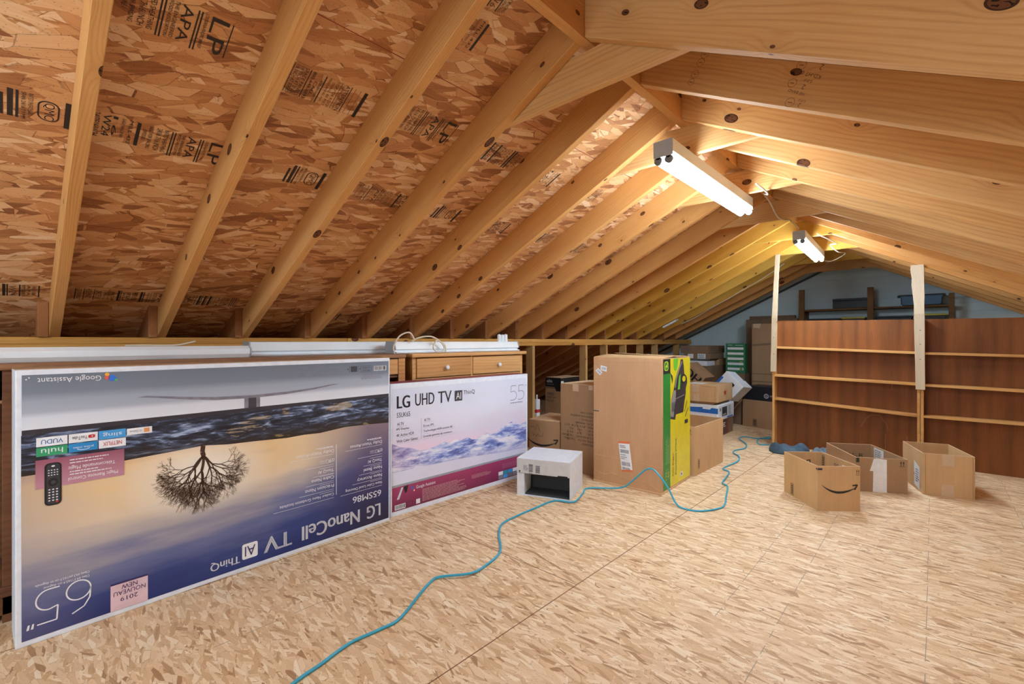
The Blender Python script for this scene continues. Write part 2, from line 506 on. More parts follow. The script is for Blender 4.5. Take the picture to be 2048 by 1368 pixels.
def block(x, ya, yb, kind):
    """one grade stamp, its lines stacked towards the camera from x"""
    if kind == 'lp':
        bar(x + 0.013, ya, yb, 0.003); stamp(x - 0.018, ya, yb, 'LP', 0.044)
        stamp(x - 0.052, ya, yb, 'LOUISIANA-PACIFIC MANUF.', 0.009)
        bar(x - 0.064, ya, yb + 0.01, 0.004); bar(x - 0.072, ya, yb + 0.01, 0.004)
        stamp(x - 0.096, ya, yb, 'APA', 0.026)
        stamp(x - 0.121, ya, yb, 'THE ENGINEERED', 0.009); stamp(x - 0.134, ya, yb, 'WOOD ASSOCIATION', 0.009)
        bar(x - 0.146, ya, yb + 0.01, 0.004); bar(x - 0.154, ya, yb + 0.01, 0.004)
        stamp(x - 0.170, ya, yb, 'RATED SHEATHING', 0.013); stamp(x - 0.190, ya, yb, '24/16 7/16 INCH', 0.015)
        stamp(x - 0.212, ya, yb, 'SIZED FOR SPACING', 0.011); stamp(x - 0.228, ya + 0.02, yb - 0.03, 'EXPOSURE 1', 0.011)
    if kind == 'att':
        bar(x, ya, yb, 0.013); bar(x - 0.022, ya, yb, 0.0015, M_INKF); bar(x - 0.042, ya, yb, 0.0015, M_INKF); bar(x - 0.056, ya, yb, 0.003)
        stamp(x - 0.070, ya, yb, 'ATTENTION', 0.015); stamp(x - 0.084, ya + 0.01, yb, 'INSTALLATION INFO', 0.008)
        bar(x - 0.093, ya, yb, 0.002, M_INKF); stamp(x - 0.106, ya, yb, 'TOP FOR ROOF', 0.010, M_INKF); stamp(x - 0.121, ya + 0.01, yb, 'SHALL BE MET', 0.009, M_INKF)
        stamp(x - 0.136, ya, yb - 0.01, 'REQUIRING ALL', 0.009, M_INKF)
        bar(x - 0.150, ya, yb, 0.004); stamp(x - 0.160, ya + 0.02, yb, 'MORE INFORMATION', 0.008)
        stamp(x - 0.175, ya + 0.03, yb - 0.02, 'CALL', 0.010); stamp(x - 0.190, ya, yb, '800-648-6893', 0.011); bar(x - 0.203, ya, yb, 0.003)
        stamp(x - 0.216, ya, yb, 'SPACE PANELS', 0.012); stamp(x - 0.231, ya, yb, '1/8 INCH AT ENDS', 0.012); stamp(x - 0.246, ya, yb, '1/8 INCH AT EDGES', 0.012); bar(x - 0.258, ya, yb, 0.002)
    if kind == 'w24':
        bar(x, ya, yb, 0.010); stamp(x - 0.020, ya, yb, 'MILL 432', 0.010); stamp(x - 0.040, ya, yb - 0.02, 'SHEATHING SPAN', 0.009, M_INKF)
        stamp(x - 0.060, ya, yb - 0.02, '16', 0.012); stamp(x - 0.080, ya, yb - 0.01, 'W24', 0.020); stamp(x - 0.106, ya, yb, '24/2F16/W24', 0.018)
        bar(x - 0.122, ya, yb, 0.002); stamp(x - 0.133, ya, yb, 'CONSTRUCTION SHEATHING', 0.009)
    if kind == 'qmc':
        bar(x, ya, yb, 0.014); 
        cu, cv = (dy(ya) + dy(yb)) / 2, x - 0.042
        for k, mt in ((0, M_INK), (1, M_SHEATH)):
            r = 0.04 - 0.004 * k; r2 = 0.024 - 0.004 * k
            st.rrect(cu - r, cv - r2, cu + r, cv + r2, r2 * 0.9, mt, l=k * 0.7)
        stamp(cv, cu / KS + YR - 0.03, cu / KS + YR + 0.03, 'QMC', 0.026)
        stamp(x - 0.080, ya, yb - 0.02, 'RATED SHEATHING', 0.010); stamp(x - 0.095, ya, yb, 'SPAN 24/16 7.9 MM', 0.010); bar(x - 0.108, ya, yb, 0.006)
        bar(x - 0.122, ya, yb, 0.012); bar(x - 0.14, ya + 0.02, yb, 0.009)
    if kind == 'mix':
        R = random.Random(int(x * 1000)); p = x
        words = ['APA', 'RATED SHEATHING', '24/16 7/16 IN', 'EXPOSURE 1', '000', 'HUD-UM-40C', 'PRP-108', 'W24', '24/2F16', 'SIZED FOR SPACING', 'STRENGTH AXIS']
        while p > x - 0.26:
            if R.random() < 0.3:
                h = R.choice([0.003, 0.004, 0.009]); bar(p, ya, yb, h); p -= h + 0.006
            else:
                h = R.choice([0.010, 0.012, 0.016, 0.022]); stamp(p - h / 2, ya + R.uniform(0, 0.01), yb - R.uniform(0, 0.02), R.choice(words), h, R.choice([M_INK, M_INK, M_INKF])); p -= h + 0.005
ROWS = ((1.525, 1.63), (1.945, 2.04), (2.92, 3.01))
block(0.440, *ROWS[0], 'lp'); block(0.90, 1.555, 1.66, 'att'); block(1.305, *ROWS[0], 'lp'); block(1.745, *ROWS[0], 'mix'); block(2.06, 1.54, 1.64, 'w24'); block(2.50, *ROWS[0], 'mix'); block(2.9, *ROWS[0], 'mix'); block(3.3, *ROWS[0], 'att')
block(0.13, *ROWS[1], 'qmc'); block(0.300, *ROWS[1], 'w24'); block(0.545, *ROWS[1], 'lp'); block(0.93, *ROWS[1], 'qmc'); block(1.355, *ROWS[1], 'mix'); block(1.70, *ROWS[1], 'qmc'); block(2.1, *ROWS[1], 'w24'); block(2.55, *ROWS[1], 'mix'); block(2.95, *ROWS[1], 'mix'); block(3.4, *ROWS[1], 'mix')
block(0.10, *ROWS[2], 'mix'); block(0.47, *ROWS[2], 'mix'); block(0.90, *ROWS[2], 'mix'); block(0.62, *ROWS[2], 'w24'); block(1.68, 3.03, 3.12, 'mix'); block(2.1, 3.1, 3.19, 'mix')
block(1.14, 1.16, 1.26, 'w24'); block(1.16, 1.02, 1.12, 'mix'); block(1.95, 1.02, 1.13, 'mix')
for (ya, xa, xb) in ((2.477, 0.17, 7.8), (1.389, 0.45, 7.8)):
    st.rect(dy(ya) - 0.0016, xa, dy(ya) + 0.0016, xb, M_RED, 0)
st.build('grade_stamp', deckL)

# gable wall at the far end, horizontal lapped boards
gw = MB(); z = -0.02; bh = 0.098
def lim(zz):
    a = YR + (ZR + DV + 0.01 - zz) / SL; b = YR - (ZR + DV + 0.01 - zz) / SR
    return min(a, 5.4), max(b, -3.2)
while z < ZR + DV - 0.02:
    z1 = min(z + bh - 0.008, ZR + DV)
    a0, b0 = lim(z); a1, b1 = lim(z1)
    gw.add([(XG - 0.016, b0, z), (XG - 0.016, a0, z), (XG - 0.016, a1, z1), (XG - 0.016, b1, z1), (XG + 0.0, b0, z), (XG + 0.0, a0, z), (XG + 0.0, a1, z1), (XG + 0.0, b1, z1)],
           [(0, 1, 2, 3), (4, 7, 6, 5), (0, 4, 5, 1), (3, 2, 6, 7), (0, 3, 7, 4), (1, 5, 6, 2)])
    z += bh
gw.extr([(5.6, 0.0), (YR, ZR + DV + 0.02), (-3.2, 0.2), (-3.2, 0.0)], XG, XG + 0.03, 'x')
struct(gw.build('wall_back', M_SIDING))
tr = MB().extr([(YR + 0.12, zl(YR + 0.12) + 0.095), (5.2, zl(5.2) + 0.095), (5.2, zl(5.2) + 0.066), (YR + 0.12, zl(YR + 0.12) + 0.066)], XG - 0.04, XG - 0.012)  # dark strip standing in for the shadow gap along the left roofline
struct(tr.build('gap_shadow_1', M_GAPSHADOW))
tr = MB().extr([(YR - 0.12, zrr(YR - 0.12) + 0.080), (-3.0, zrr(-3.0) + 0.080), (-3.0, zrr(-3.0) + 0.070), (YR - 0.12, zrr(YR - 0.12) + 0.070)], XG - 0.035, XG - 0.012)  # thinner strip, shade of the right roofline gap put in as dark colour
struct(tr.build('gap_shadow_2', M_GAPSHADOW))
struct(MB().box(XB, XG, -1.42, -1.40, 0.0, zrr(-1.40) + 0.1).build('unseen_wall_right', M_FLOOR))  # unseen plain wall, put in to block light on the right

# ------------------------------------------------------------------ roof framing
ORD = ['first', 'second', 'third', 'fourth', 'fifth', 'sixth', 'seventh', 'eighth', 'ninth', 'tenth', 'eleventh', 'twelfth', 'thirteenth', 'fourteenth', 'fifteenth', 'sixteenth', 'seventeenth', 'eighteenth', 'nineteenth', 'twentieth']
def slope_board(name, xa, ypts, mat, side, L0):
    """board lying along the slope, modelled with its length on local x"""
    # local frame: x down the slope, y along the ridge, z perpendicular to the slope
    sl = SL if side > 0 else SR
    a = math.atan(sl)
    m = MB()
    # ypts: world (y, z) outline -> local
    o0 = Vector((0, YR, ZR))
    c, s_ = math.cos(a), math.sin(a)
    loc = []
    for (y, z) in ypts:
        dyy = (y - YR) * side; dz = z - ZR
        loc.append((dyy * c - dz * s_, dyy * s_ + dz * c))
    m.extr(loc, 0, 0.038, 'y')
    o = m.build(name, mat, bevel=0.002, seg=1)
    # local x -> (0, side*c, -s), local y -> +-X, local z -> (0, side*s, c)
    ex = Vector((0, side * c, -s_)); ez = Vector((0, side * s_, c)); ey = ez.cross(ex)
    Mx = Matrix((ex, ey, ez)).transposed().to_4x4()
    xx = xa if ey.x > 0 else xa + 0.038
    Mx.translation = Vector((xx, YR, ZR))
    o.matrix_world = Mx
    return o

for n in range(1, 19):
    y0 = YR + 0.019
    P = [(y0, zl(y0)), (YP, ZP), (YP + 0.13, ZP), (YP + 0.13, zl(YP + 0.13) + DV), (y0, zl(y0) + DV)]
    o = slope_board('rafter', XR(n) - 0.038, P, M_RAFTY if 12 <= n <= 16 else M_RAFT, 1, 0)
    where = {1: 'nearest the left edge of the photo', 4: 'carrying the nearest collar brace'}.get(n, 'counted from the left edge of the photo')
    tag(o, f'left slope pine rafter, {ORD[n-1]} {where}', 'rafter', 'rafters on the left slope')
    P = [(3.04, ZP), (3.15, ZP), (3.15, zl(3.15)), (5.25, zl(5.25)), (5.25, zl(5.25) + DV), (3.04, zl(3.04) + DV)]
    o = slope_board('rafter_tail', XR(n) - 0.0765, P, M_BLOCK, 1, 0)
    tag(o, f'cut lower rafter end on knee wall plate beside the {ORD[n-1]} left rafter', 'rafter', 'lower rafter ends lapped on the plate')
for n in range(4, 19):
    y0 = YR - 0.019; y1 = -1.40
    P = [(y0, zrr(y0)), (y1, zrr(y1)), (y1, zrr(y1) + DV), (y0, zrr(y0) + DV)]
    o = slope_board('rafter', XR(n) - 0.038, P, M_RAFTR if n < 12 else M_RAFT, -1, 0)
    tag(o, f'right slope pine rafter, {ORD[n-4]} counted from the top right of the photo', 'rafter', 'rafters on the right slope')
def rafter_stamp(raft, X, items):
    a = math.atan(SR)
    D_ = Dec((X, YR, ZR), (0, -math.cos(a), -math.sin(a)), (0, -math.sin(a), math.cos(a)), (-1, 0, 0), 0.0004)
    for kind, u, v, sz in items:
        if kind == 'o': 
            ring = [(u + sz * math.cos(k * math.pi / 9), v + sz * math.sin(k * math.pi / 9)) for k in range(19)]
            D_.line(ring, 0.0012, M_INKF, 0); D_.line([(u - sz * 0.5, v), (u + sz * 0.5, v)], 0.002, M_INKF, 0)
        else: D_.text(kind, u, v, ht=sz, mat=M_INKF, rot=172, l=0)
    inv = raft.matrix_world.inverted()
    D_.mb.v = [tuple(inv @ Vector(p)) for p in D_.mb.v]
    D_.build('mill_stamp', raft)
rr5 = [o for o in bpy.data.objects if o.get('label', '').startswith('right slope pine rafter, second')][0]
rafter_stamp(rr5, XR(5) - 0.038, [('o', 0.598, 0.127, 0.014), ('2', 0.660, 0.127, 0.016), ('KD-HT 080', 0.632, 0.103, 0.012), ('o', 0.596, 0.072, 0.013), ('S-P-F', 0.640, 0.084, 0.009), ('2', 0.636, 0.064, 0.014), ('100 BAND', 0.622, 0.046, 0.009), ('o', 0.618, 0.014, 0.014), ('S-P-F', 0.652, 0.024, 0.008), ('2', 0.650, 0.010, 0.012)])
rafter_stamp(rr5, XR(5) - 0.038, [('o', 0.246, 0.132, 0.014), ('o', 0.243, 0.104, 0.014), ('o', 0.240, 0.062, 0.014), ('o', 0.238, 0.034, 0.012)])
o = MB().box(0, 10.1, -0.018, 0.018, 0, 0.19).build('ridge_board', M_RAFT, loc=(XB, YR, ZR - 0.012))
tag(o, 'long pine ridge board running under the roof peak', 'beam')
for n in range(4, 20, 2):
    zb = 1.976
    ya = YR + (ZR + DV - 0.02 - zb) / SL - 0.12; yb = YR - (ZR + DV - 0.02 - zb) / SR + 0.12
    P = [(yb, zb), (ya, zb), (ya - 0.10, zb + 0.09), (YR + 0.30, zl(YR + 0.30) + DV - 0.01), (YR + 0.022, zb + 0.14), (YR - 0.022, zb + 0.14), (YR - 0.30, zrr(YR - 0.30) + DV - 0.01), (yb + 0.10, zb + 0.09)]
    m = MB().extr([(y - YR, z - zb) for y, z in P], 0, 0.03, 'y')
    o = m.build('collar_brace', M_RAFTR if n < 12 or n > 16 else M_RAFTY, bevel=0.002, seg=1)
    # local x along world Y
    o.rotation_euler = (0, 0, math.radians(90)); o.location = (XR(n) + 0.032, YR, zb)
    k = n // 2 - 2
    tag(o, f'pine collar brace under the ridge, {ORD[k]} from the photographer', 'brace', 'collar braces under the ridge')

# knee wall: doubled plate and studs
for z0, z1, xa, xb, lab in ((1.073, 1.106, -1.6, 1.62, 'upper pine plate of the knee wall, left length'), (1.073, 1.106, 1.623, 7.7, 'upper pine plate of the knee wall, right length'), (1.038, 1.0725, -1.6, 7.72, 'lower pine plate of the knee wall')):
    o = MB().box(0, xb - xa, 0, 0.09, 0, z1 - z0).build('wall_plate', M_PLATE, bevel=0.002, seg=1, loc=(xa, YP, z0))
    tag(o, lab, 'plate')
SX = [-0.6, 0.6, 1.82, 3.629, 4.590, 5.040, 5.514, 5.980, 6.440, 7.20]
for i, x in enumerate(SX):
    o = MB().box(0, 1.037, 0, 0.038, 0, 0.09).build('wall_stud', M_STUD, bevel=0.002, seg=1)
    o.rotation_euler = (math.radians(90), math.radians(-90), 0)
    o.matrix_world = Matrix(((0, 1, 0, x), (0, 0, 1, YP), (1, 0, 0, 0.0), (0, 0, 0, 1)))
    if i < 3: lab = ['knee wall stud behind the dark cabinet at the left', 'knee wall stud behind the middle of the large television carton', 'knee wall stud behind the gap between the cabinets'][i]
    else: lab = f'knee wall stud, {ORD[i-3]} to the right of the two-drawer dresser'
    tag(o, lab, 'stud', 'knee wall studs')

# ------------------------------------------------------------------ ceiling lights
def strip_light(X, Y, yaw, L, label, group):
    t = thing('fluorescent_light', label, 'light fixture', (X, Y, 1.906), yaw, group)
    w_ = 0.088
    m = MB().extr([(-w_ / 2, 0.068), (w_ / 2, 0.068), (w_ / 2, 0.012), (w_ / 2 - 0.012, 0.0), (-w_ / 2 + 0.012, 0.0), (-w_ / 2, 0.012)], 0, L)
    m.build('housing', M_FIX, t, bevel=0.002)
    MB().extr([(-w_ / 2, 0.068), (w_ / 2, 0.068), (w_ / 2, -0.004), (-w_ / 2, -0.004)], -0.003, 0.0).build('end_plate', M_FIXG, t)
    MB().extr([(-w_ / 2, 0.068), (w_ / 2, 0.068), (w_ / 2, -0.004), (-w_ / 2, -0.004)], L, L + 0.003).build('end_plate', M_FIXG, t)
    for sy in (-0.024, 0.024):
        MB().tube([(0.012, sy, -0.017), (L - 0.012, sy, -0.017)], 0.0165, 14).build('fluorescent_tube', M_TUBE, t, smooth=False)
        for x in (0.0, L - 0.012):
            m = MB().box(x, x + 0.012, sy - 0.008, sy + 0.008, -0.012, 0.004)
            m.tube([(x, sy, -0.017), (x + 0.011, sy, -0.017)], 0.0185, 14)
            m.build('socket', M_SOCK, t)
    return t
strip_light(1.970, 0.907, 0.0, 1.17, 'lit two-tube strip light, the nearer and larger one under the rafters', 'ceiling strip lights')
strip_light(4.330, 0.848, 0.045, 1.15, 'lit two-tube strip light, the farther one in front of the painted end wall', 'ceiling strip lights')

strip_light(-1.62, 0.885, 0.0, 1.17, 'added unseen two-tube strip light behind the camera, filling the foreground', 'ceiling strip lights')  # extra fixture out of view, added to light the foreground

def wire(name, pts, r, mat, label, cat='cable', sub=6, parent=None):
    """smooth curve through points, as a mesh tube"""
    P = [Vector(p) for p in pts]; out = []
    for i in range(len(P) - 1):
        p0 = P[max(i - 1, 0)]; p1 = P[i]; p2 = P[i + 1]; p3 = P[min(i + 2, len(P) - 1)]
        for k in range(sub):
            t = k / sub
            out.append(0.5 * ((2 * p1) + (-p0 + p2) * t + (2 * p0 - 5 * p1 + 4 * p2 - p3) * t * t + (-p0 + 3 * p1 - 3 * p2 + p3) * t ** 3))
    out.append(P[-1])
    if parent: out = [p - parent.location for p in out]
    o = MB().tube(out, r, 8).build(name, mat, parent, smooth=True)
    if label: tag(o, label, cat)
    return o
wire('power_cable', [(2.90, 0.78, 1.985), (3.0, 0.76, 1.966), (3.10, 0.77, 1.968), (3.3, 0.84, 2.03), (3.6, 0.88, 2.05), (3.72, 0.86, 1.97), (3.84, 0.84, 1.966), (3.95, 0.84, 1.99), (4.1, 0.84, 1.992), (4.28, 0.84, 1.984)], 0.005, M_CABLE, 'cream cable running from the nearer strip light along the ridge')
wire('power_cable', [(4.60, 0.77, 1.985), (4.66, 0.74, 1.966), (4.80, 0.70, 1.95), (5.0, 0.69, 1.95), (5.2, 0.76, 1.985), (5.36, 0.78, 1.99), (5.47, 0.74, 1.95), (5.66, 0.71, 1.955), (5.64, 0.82, 1.89), (5.54, 0.88, 1.90)], 0.004, M_CABLE, 'thin looping cable beside the farther strip light')
PTS = []
for (yy, dz, xx) in ((1.30, -0.01, 5.9), (1.42, -0.02, 5.95), (1.60, -0.03, 6.0), (1.75, -0.02, 6.05), (1.95, -0.025, 6.1), (2.15, -0.015, 6.15), (2.4, -0.02, 6.2), (2.6, -0.01, 6.2)):
    PTS.append((xx, yy, zl(yy) + dz - 0.006))
wire('power_cable', PTS, 0.005, M_CABLE, 'white cable sagging below the far left rafters')
t = thing('ballast_box', 'small white metal ballast fixed under the far left rafters', 'electrical box', (5.9, 2.62, zl(2.62) - 0.022), 0, rot=(-math.atan(SL), 0, 0))
MB().box(-0.02, 0.02, -0.10, 0.10, 0.0, 0.022).build('housing', M_WBOX, t, bevel=0.003)
MB().box(-0.024, 0.024, -0.12, -0.10, 0.004, 0.02).build('end_cap', M_FIXG, t)

# ------------------------------------------------------------------ printed carton helper
def carton(name, label, A, B, depth, h, mat, z=0.0, group=None, cat='box', rot=None, closed=True, flap_seam=True, bev=0.004):
    loc, ang, wd = place(A, B)
    t = thing(name, label, cat, (loc[0], loc[1], z), ang, group, rot)
    MB().box(0, wd, 0, depth, 0, h).build('box_body', mat, t, bevel=bev)
    return t, wd, faces(wd, depth, h)

# ---- 65 inch television carton
t65, W65, F65 = carton('television_carton', 'large television carton standing upside down, printed with a bare tree and sunset', (0.022, 2.393), (1.575, 2.457), 0.165, 0.985, plain('carton_white_edge', (226, 232, 244), 0.5), cat='box', bev=0.004)
MB().box(0.0, W65, 0.004, 0.161, 0.985, 0.989).build('brown_top_flap', M_CARD3, t65)

def art_sky():
    t = NT('printed_sunset_sky')
    v = t.coord('Object')
    sep = t.n('SeparateXYZ'); t.link(v, sep.inputs[0])
    u, z = sep.outputs[0], sep.outputs[2]
    # streaks rise to the right
    n = t.noise(t.coord(src=v, rot=(0, math.radians(20), 0), scale=(1.1, 1, 6.5)), 1.0, 4, 0.55)
    n2 = t.noise(t.coord(src=v, rot=(0, math.radians(12), 0), scale=(2.5, 1, 18)), 1.0, 3, 0.6)
    k = t.math('ADD', t.math('MULTIPLY', t.math('SUBTRACT', n, 0.5), 0.34), t.math('MULTIPLY', t.math('SUBTRACT', n2, 0.5), 0.10))
    zz = t.math('ADD', z, k)
    zz = t.math('SUBTRACT', zz, t.math('MULTIPLY', t.math('MAXIMUM', t.math('SUBTRACT', u, 0.85), 0.0), 0.34))
    c = t.ramp(zz, [(0.0, lin((30, 46, 108))), (0.10, lin((44, 62, 124))), (0.20, lin((104, 112, 154))), (0.30, lin((176, 168, 170))), (0.42, lin((224, 204, 178))), (0.56, lin((232, 200, 152))), (0.64, lin((214, 176, 140)))])
    dx = t.math('MULTIPLY', t.math('SUBTRACT', u, 0.573), 3.2); dz = t.math('MULTIPLY', t.math('SUBTRACT', z, 0.50), 5.2)
    r = t.math('SQRT', t.math('ADD', t.math('MULTIPLY', dx, dx), t.math('MULTIPLY', dz, dz)))
    g = t.math('SUBTRACT', 1.0, r, clamp=True)
    c = t.mix(t.math('MULTIPLY', g, 0.95, clamp=True), c, lin((250, 246, 238)))
    s = t.math('MULTIPLY', t.math('SUBTRACT', u, 1.02), 2.6, clamp=True)
    c2 = t.ramp(z, [(0.0, lin((30, 30, 62))), (0.16, lin((42, 42, 84))), (0.36, lin((72, 66, 112))), (0.55, lin((120, 104, 124))), (0.62, lin((138, 118, 128)))])
    c = t.mix(s, c, c2)
    s = t.math('MULTIPLY', t.math('SUBTRACT', 0.24, u), 3.0, clamp=True)
    c = t.mix(t.math('MULTIPLY', s, 0.55), c, lin((118, 116, 142)))
    t.link(c, t.b.inputs['Base Color']); t.b.inputs['Roughness'].default_value = 0.38
    return t.m
def art_sea():
    t = NT('printed_dark_sea')
    v = t.coord('Object')
    n = t.noise(t.coord(src=v, scale=(4.5, 1, 26)), 1.0, 6, 0.65, 1.6)
    n2 = t.noise(t.coord(src=v, scale=(14, 1, 70)), 1.0, 4, 0.6, 0.8)
    f = t.math('ADD', t.math('MULTIPLY', n, 0.65), t.math('MULTIPLY', n2, 0.35))
    c = t.ramp(f, [(0.40, lin((20, 22, 34))), (0.50, lin((44, 50, 68))), (0.55, lin((92, 108, 140))), (0.62, lin((168, 184, 212)))])
    sep = t.n('SeparateXYZ'); t.link(v, sep.inputs[0])
    low = t.math('MULTIPLY', t.math('SUBTRACT', 0.665, sep.outputs[2]), 18.0, clamp=True)
    c = t.mix(low, c, lin((44, 34, 32)))
    w1 = t.noise(t.coord(src=v, scale=(3.0, 1, 10)), 1.0, 2)
    c = t.mix(t.math('MULTIPLY', t.math('MULTIPLY', t.math('GREATER_THAN', w1, 0.60), t.math('GREATER_THAN', f, 0.5)), 0.45), c, lin((190, 160, 96)))
    t.link(c, t.b.inputs['Base Color']); t.b.inputs['Roughness'].default_value = 0.4
    return t.m
def art_grad(name, stops, axis=2, rough=0.4):
    t = NT(name)
    sep = t.n('SeparateXYZ'); t.link(t.coord('Object'), sep.inputs[0])
    t.link(t.ramp(sep.outputs[axis], [(p, lin(c)) for p, c in stops]), t.b.inputs['Base Color'])
    t.b.inputs['Roughness'].default_value = rough
    return t.m
M_SKY, M_SEA = art_sky(), art_sea()
M_BAND = art_grad('printed_grey_backdrop', [(0.765, (222, 228, 238)), (0.812, (214, 220, 232)), (0.83, (170, 178, 194)), (0.87, (158, 168, 184)), (0.90, (122, 132, 148)), (0.96, (112, 122, 138))])
M_PINK = art_grad('printed_rose_card', [(0.0, (206, 168, 180)), (0.08, (228, 204, 210)), (0.57, (186, 132, 150)), (0.66, (150, 84, 106))])
M_NAVY = plain('navy_print', (52, 40, 92), 0.5)
M_STAND = plain('printed_grey_stand', (128, 126, 140), 0.45, var=0.2)
M_BEZ = plain('printed_black_bezel', (52, 50, 60), 0.4)
M_TREE = plain('printed_tree_brown', (66, 40, 26), 0.6, var=0.3, nscale=60)
P0 = F65['front']; K = W65 / 1.5536
d = Dec(*P0)
SHORE = [(0.0146, 0.6074), (0.108, 0.6069), (0.191, 0.6122), (0.3054, 0.609), (0.428, 0.6146), (0.5733, 0.6222), (0.6761, 0.6106), (0.7838, 0.6067), (0.939, 0.5979), (1.0304, 0.6003), (1.1133, 0.5964), (1.2611, 0.6079), (1.415, 0.6022), (1.5462, 0.5943)]
U0, U1 = 0.016, 1.545
d.poly([(U0, 0.021), (U1, 0.021)] + [(u, v) for u, v in reversed(SHORE)], M_SKY, 0)
d.poly([(u, v) for u, v in SHORE] + [(1.5462, 0.752), (0.0146, 0.752)], M_SEA, 0)
d.rect(U0, 0.752, U1, 0.770, M_BEZ, 0)
d.rect(U0, 0.770, U1, 0.966, M_BAND, 0)
d.build('printed_picture', t65)
d = Dec(*P0)
# stand under the (upside down) television
d.poly([(0.339, 0.857), (0.372, 0.862), (0.50, 0.846), (0.62, 0.834), (0.78, 0.829), (0.94, 0.832), (1.08, 0.841), (1.19, 0.853), (1.226, 0.851), (1.19, 0.847), (1.08, 0.832), (0.94, 0.820), (0.78, 0.815), (0.62, 0.820), (0.50, 0.835), (0.372, 0.855)], M_STAND, 1)
d.rect(0.742, 0.770, 0.812, 0.818, M_STAND, 1); d.rect(0.760, 0.770, 0.795, 0.816, M_DGREY, 1.5)
# bare tree, hanging because the carton is upside down
R = random.Random(5)
def branch(x, y, a, L, w_, dep):
    n = 3; px, py = x, y
    pts = [(x, y)]
    for i in range(n):
        a += R.uniform(-0.22, 0.22)
        px += math.cos(a) * L / n; py += math.sin(a) * L / n
        pts.append((px, py))
    d.line(pts, w_, M_TREE, 1)
    if dep == 0: return
    k = 3 if dep > 2 else 2
    for i in range(k):
        aa = a + (i - (k - 1) / 2) * R.uniform(0.42, 0.72) + R.uniform(-0.15, 0.15)
        branch(px, py, aa, L * R.uniform(0.66, 0.86), max(w_ * 0.60, 0.0007), dep - 1)
d.line([(0.573, 0.622), (0.570, 0.595), (0.575, 0.575)], 0.018, M_TREE, 1)
for a, L, w_ in ((-2.45, 0.052, 0.007), (-2.0, 0.058, 0.008), (-1.57, 0.066, 0.011), (-1.15, 0.060, 0.008), (-0.70, 0.056, 0.007)):
    branch(0.574, 0.578, a, L, w_, 6)
d.build('printed_tree', t65)
d = Dec(*P0)
def t65t(s, u0, u1, vc, mat=M_WHITE, ht=None, l=2): d.text(s, (u0 + u1) / 2, vc, wd=(u1 - u0), ht=ht, mat=mat, rot=180, l=l)
t65t('Google Assistant', 0.055, 0.229, 0.947, ht=0.026)
for (u, v, r, c) in ((0.247, 0.957, 0.007, (240, 170, 60)), (0.247, 0.944, 0.008, (226, 96, 84)), (0.262, 0.942, 0.012, (52, 120, 226)), (0.274, 0.934, 0.005, (90, 180, 110))):
    d.ell(u, v, r, r, plain('dot_%d' % c[0], c, 0.5), 2)
for u, v in ((0.025, 0.948), (0.032, 0.954)): d.rect(u, v, u + 0.004, v + 0.004, M_WHITE, 2)
d.build('assistant_logo', t65)
for col, uR, rows in ((0, 1.497, [(0.492, 1.290, 'Dolby Vision·Atmos'), (0.386, 1.404, 'ThinQ AI'), (0.340, 1.375, 'Nano Bezel'), (0.295, 1.333, 'Nano Accuracy'), (0.250, 1.261, 'Nano Color Local Dimming')]),
                      (1, 1.192, [(0.492, 0.986, 'Dolby Vision·Atmos'), (0.388, 1.105, 'ThinQ AI'), (0.347, 1.067, 'Cadre Nano'), (0.301, 1.033, 'Précision Nano'), (0.254, 0.904, 'Couleur Nano Gradation localisée')])):
    d = Dec(*P0)
    for vc, uL, s in rows:
        t65t(s, uL, uR, vc)
        d.rect(uL - 0.03, vc - 0.021, uR, vc - 0.0195, M_WHITE, 2)
        d.rect(uR - 0.08, vc + 0.016, uR, vc + 0.0175, M_WHITE, 2)
    d.text('α9', uR - 0.012, 0.438, ht=0.020, mat=M_WHITE, rot=180, l=2)
    d.frame(uR - 0.045, 0.429, uR - 0.030, 0.447, 0.0015, M_WHITE, 2)
    d.text('Intelligent', uR - 0.066, 0.443, wd=0.032, mat=M_WHITE, rot=180, l=2); d.text('Processor', uR - 0.066, 0.432, wd=0.030, mat=M_WHITE, rot=180, l=2)
    d.rect(uR - 0.16, 0.416, uR, 0.4175, M_WHITE, 2)
    d.squig(uR - 0.10, 0.512, uR, 0.520, M_WHITE, 1, 2, col + 3)
    if col: d.rect(1.205, 0.245, 1.208, 0.52, M_WHITE, 2)
    d.build('feature_list', t65)
d = Dec(*P0)
t65t('65SM86', 1.305, 1.490, 0.187, ht=0.036)
t65t('65SM86', 1.3065, 1.4915, 0.1875, ht=0.036)
d.build('model_number', t65)
d = Dec(*P0)
for s, a, b in (('LG', 1.395, 1.487), ('NanoCell', 1.016, 1.350), ('TV', 0.829, 0.965)):
    for du in (0, 0.0022, 0.0044): t65t(s, a + du, b - 0.0044 + du, 0.0905, ht=0.073)
d.rrect(0.732, 0.055, 0.801, 0.127, 0.009, M_WHITE, 2)
t65t('AI', 0.744, 0.790, 0.091, mat=M_NAVY, ht=0.046, l=3)
t65t('ThinQ', 0.601, 0.721, 0.068, ht=0.040); t65t('ThinQ', 0.6025, 0.7225, 0.068, ht=0.040)
d.build('printed_title', t65)
d = Dec(*P0)
t65t('Class 64.5"/163.9 cm diagonal', 0.071, 0.195, 0.192, ht=0.0115)
t65t('Classe 64,5 po/163,9 cm en diagonale', 0.049, 0.195, 0.207, ht=0.0115)
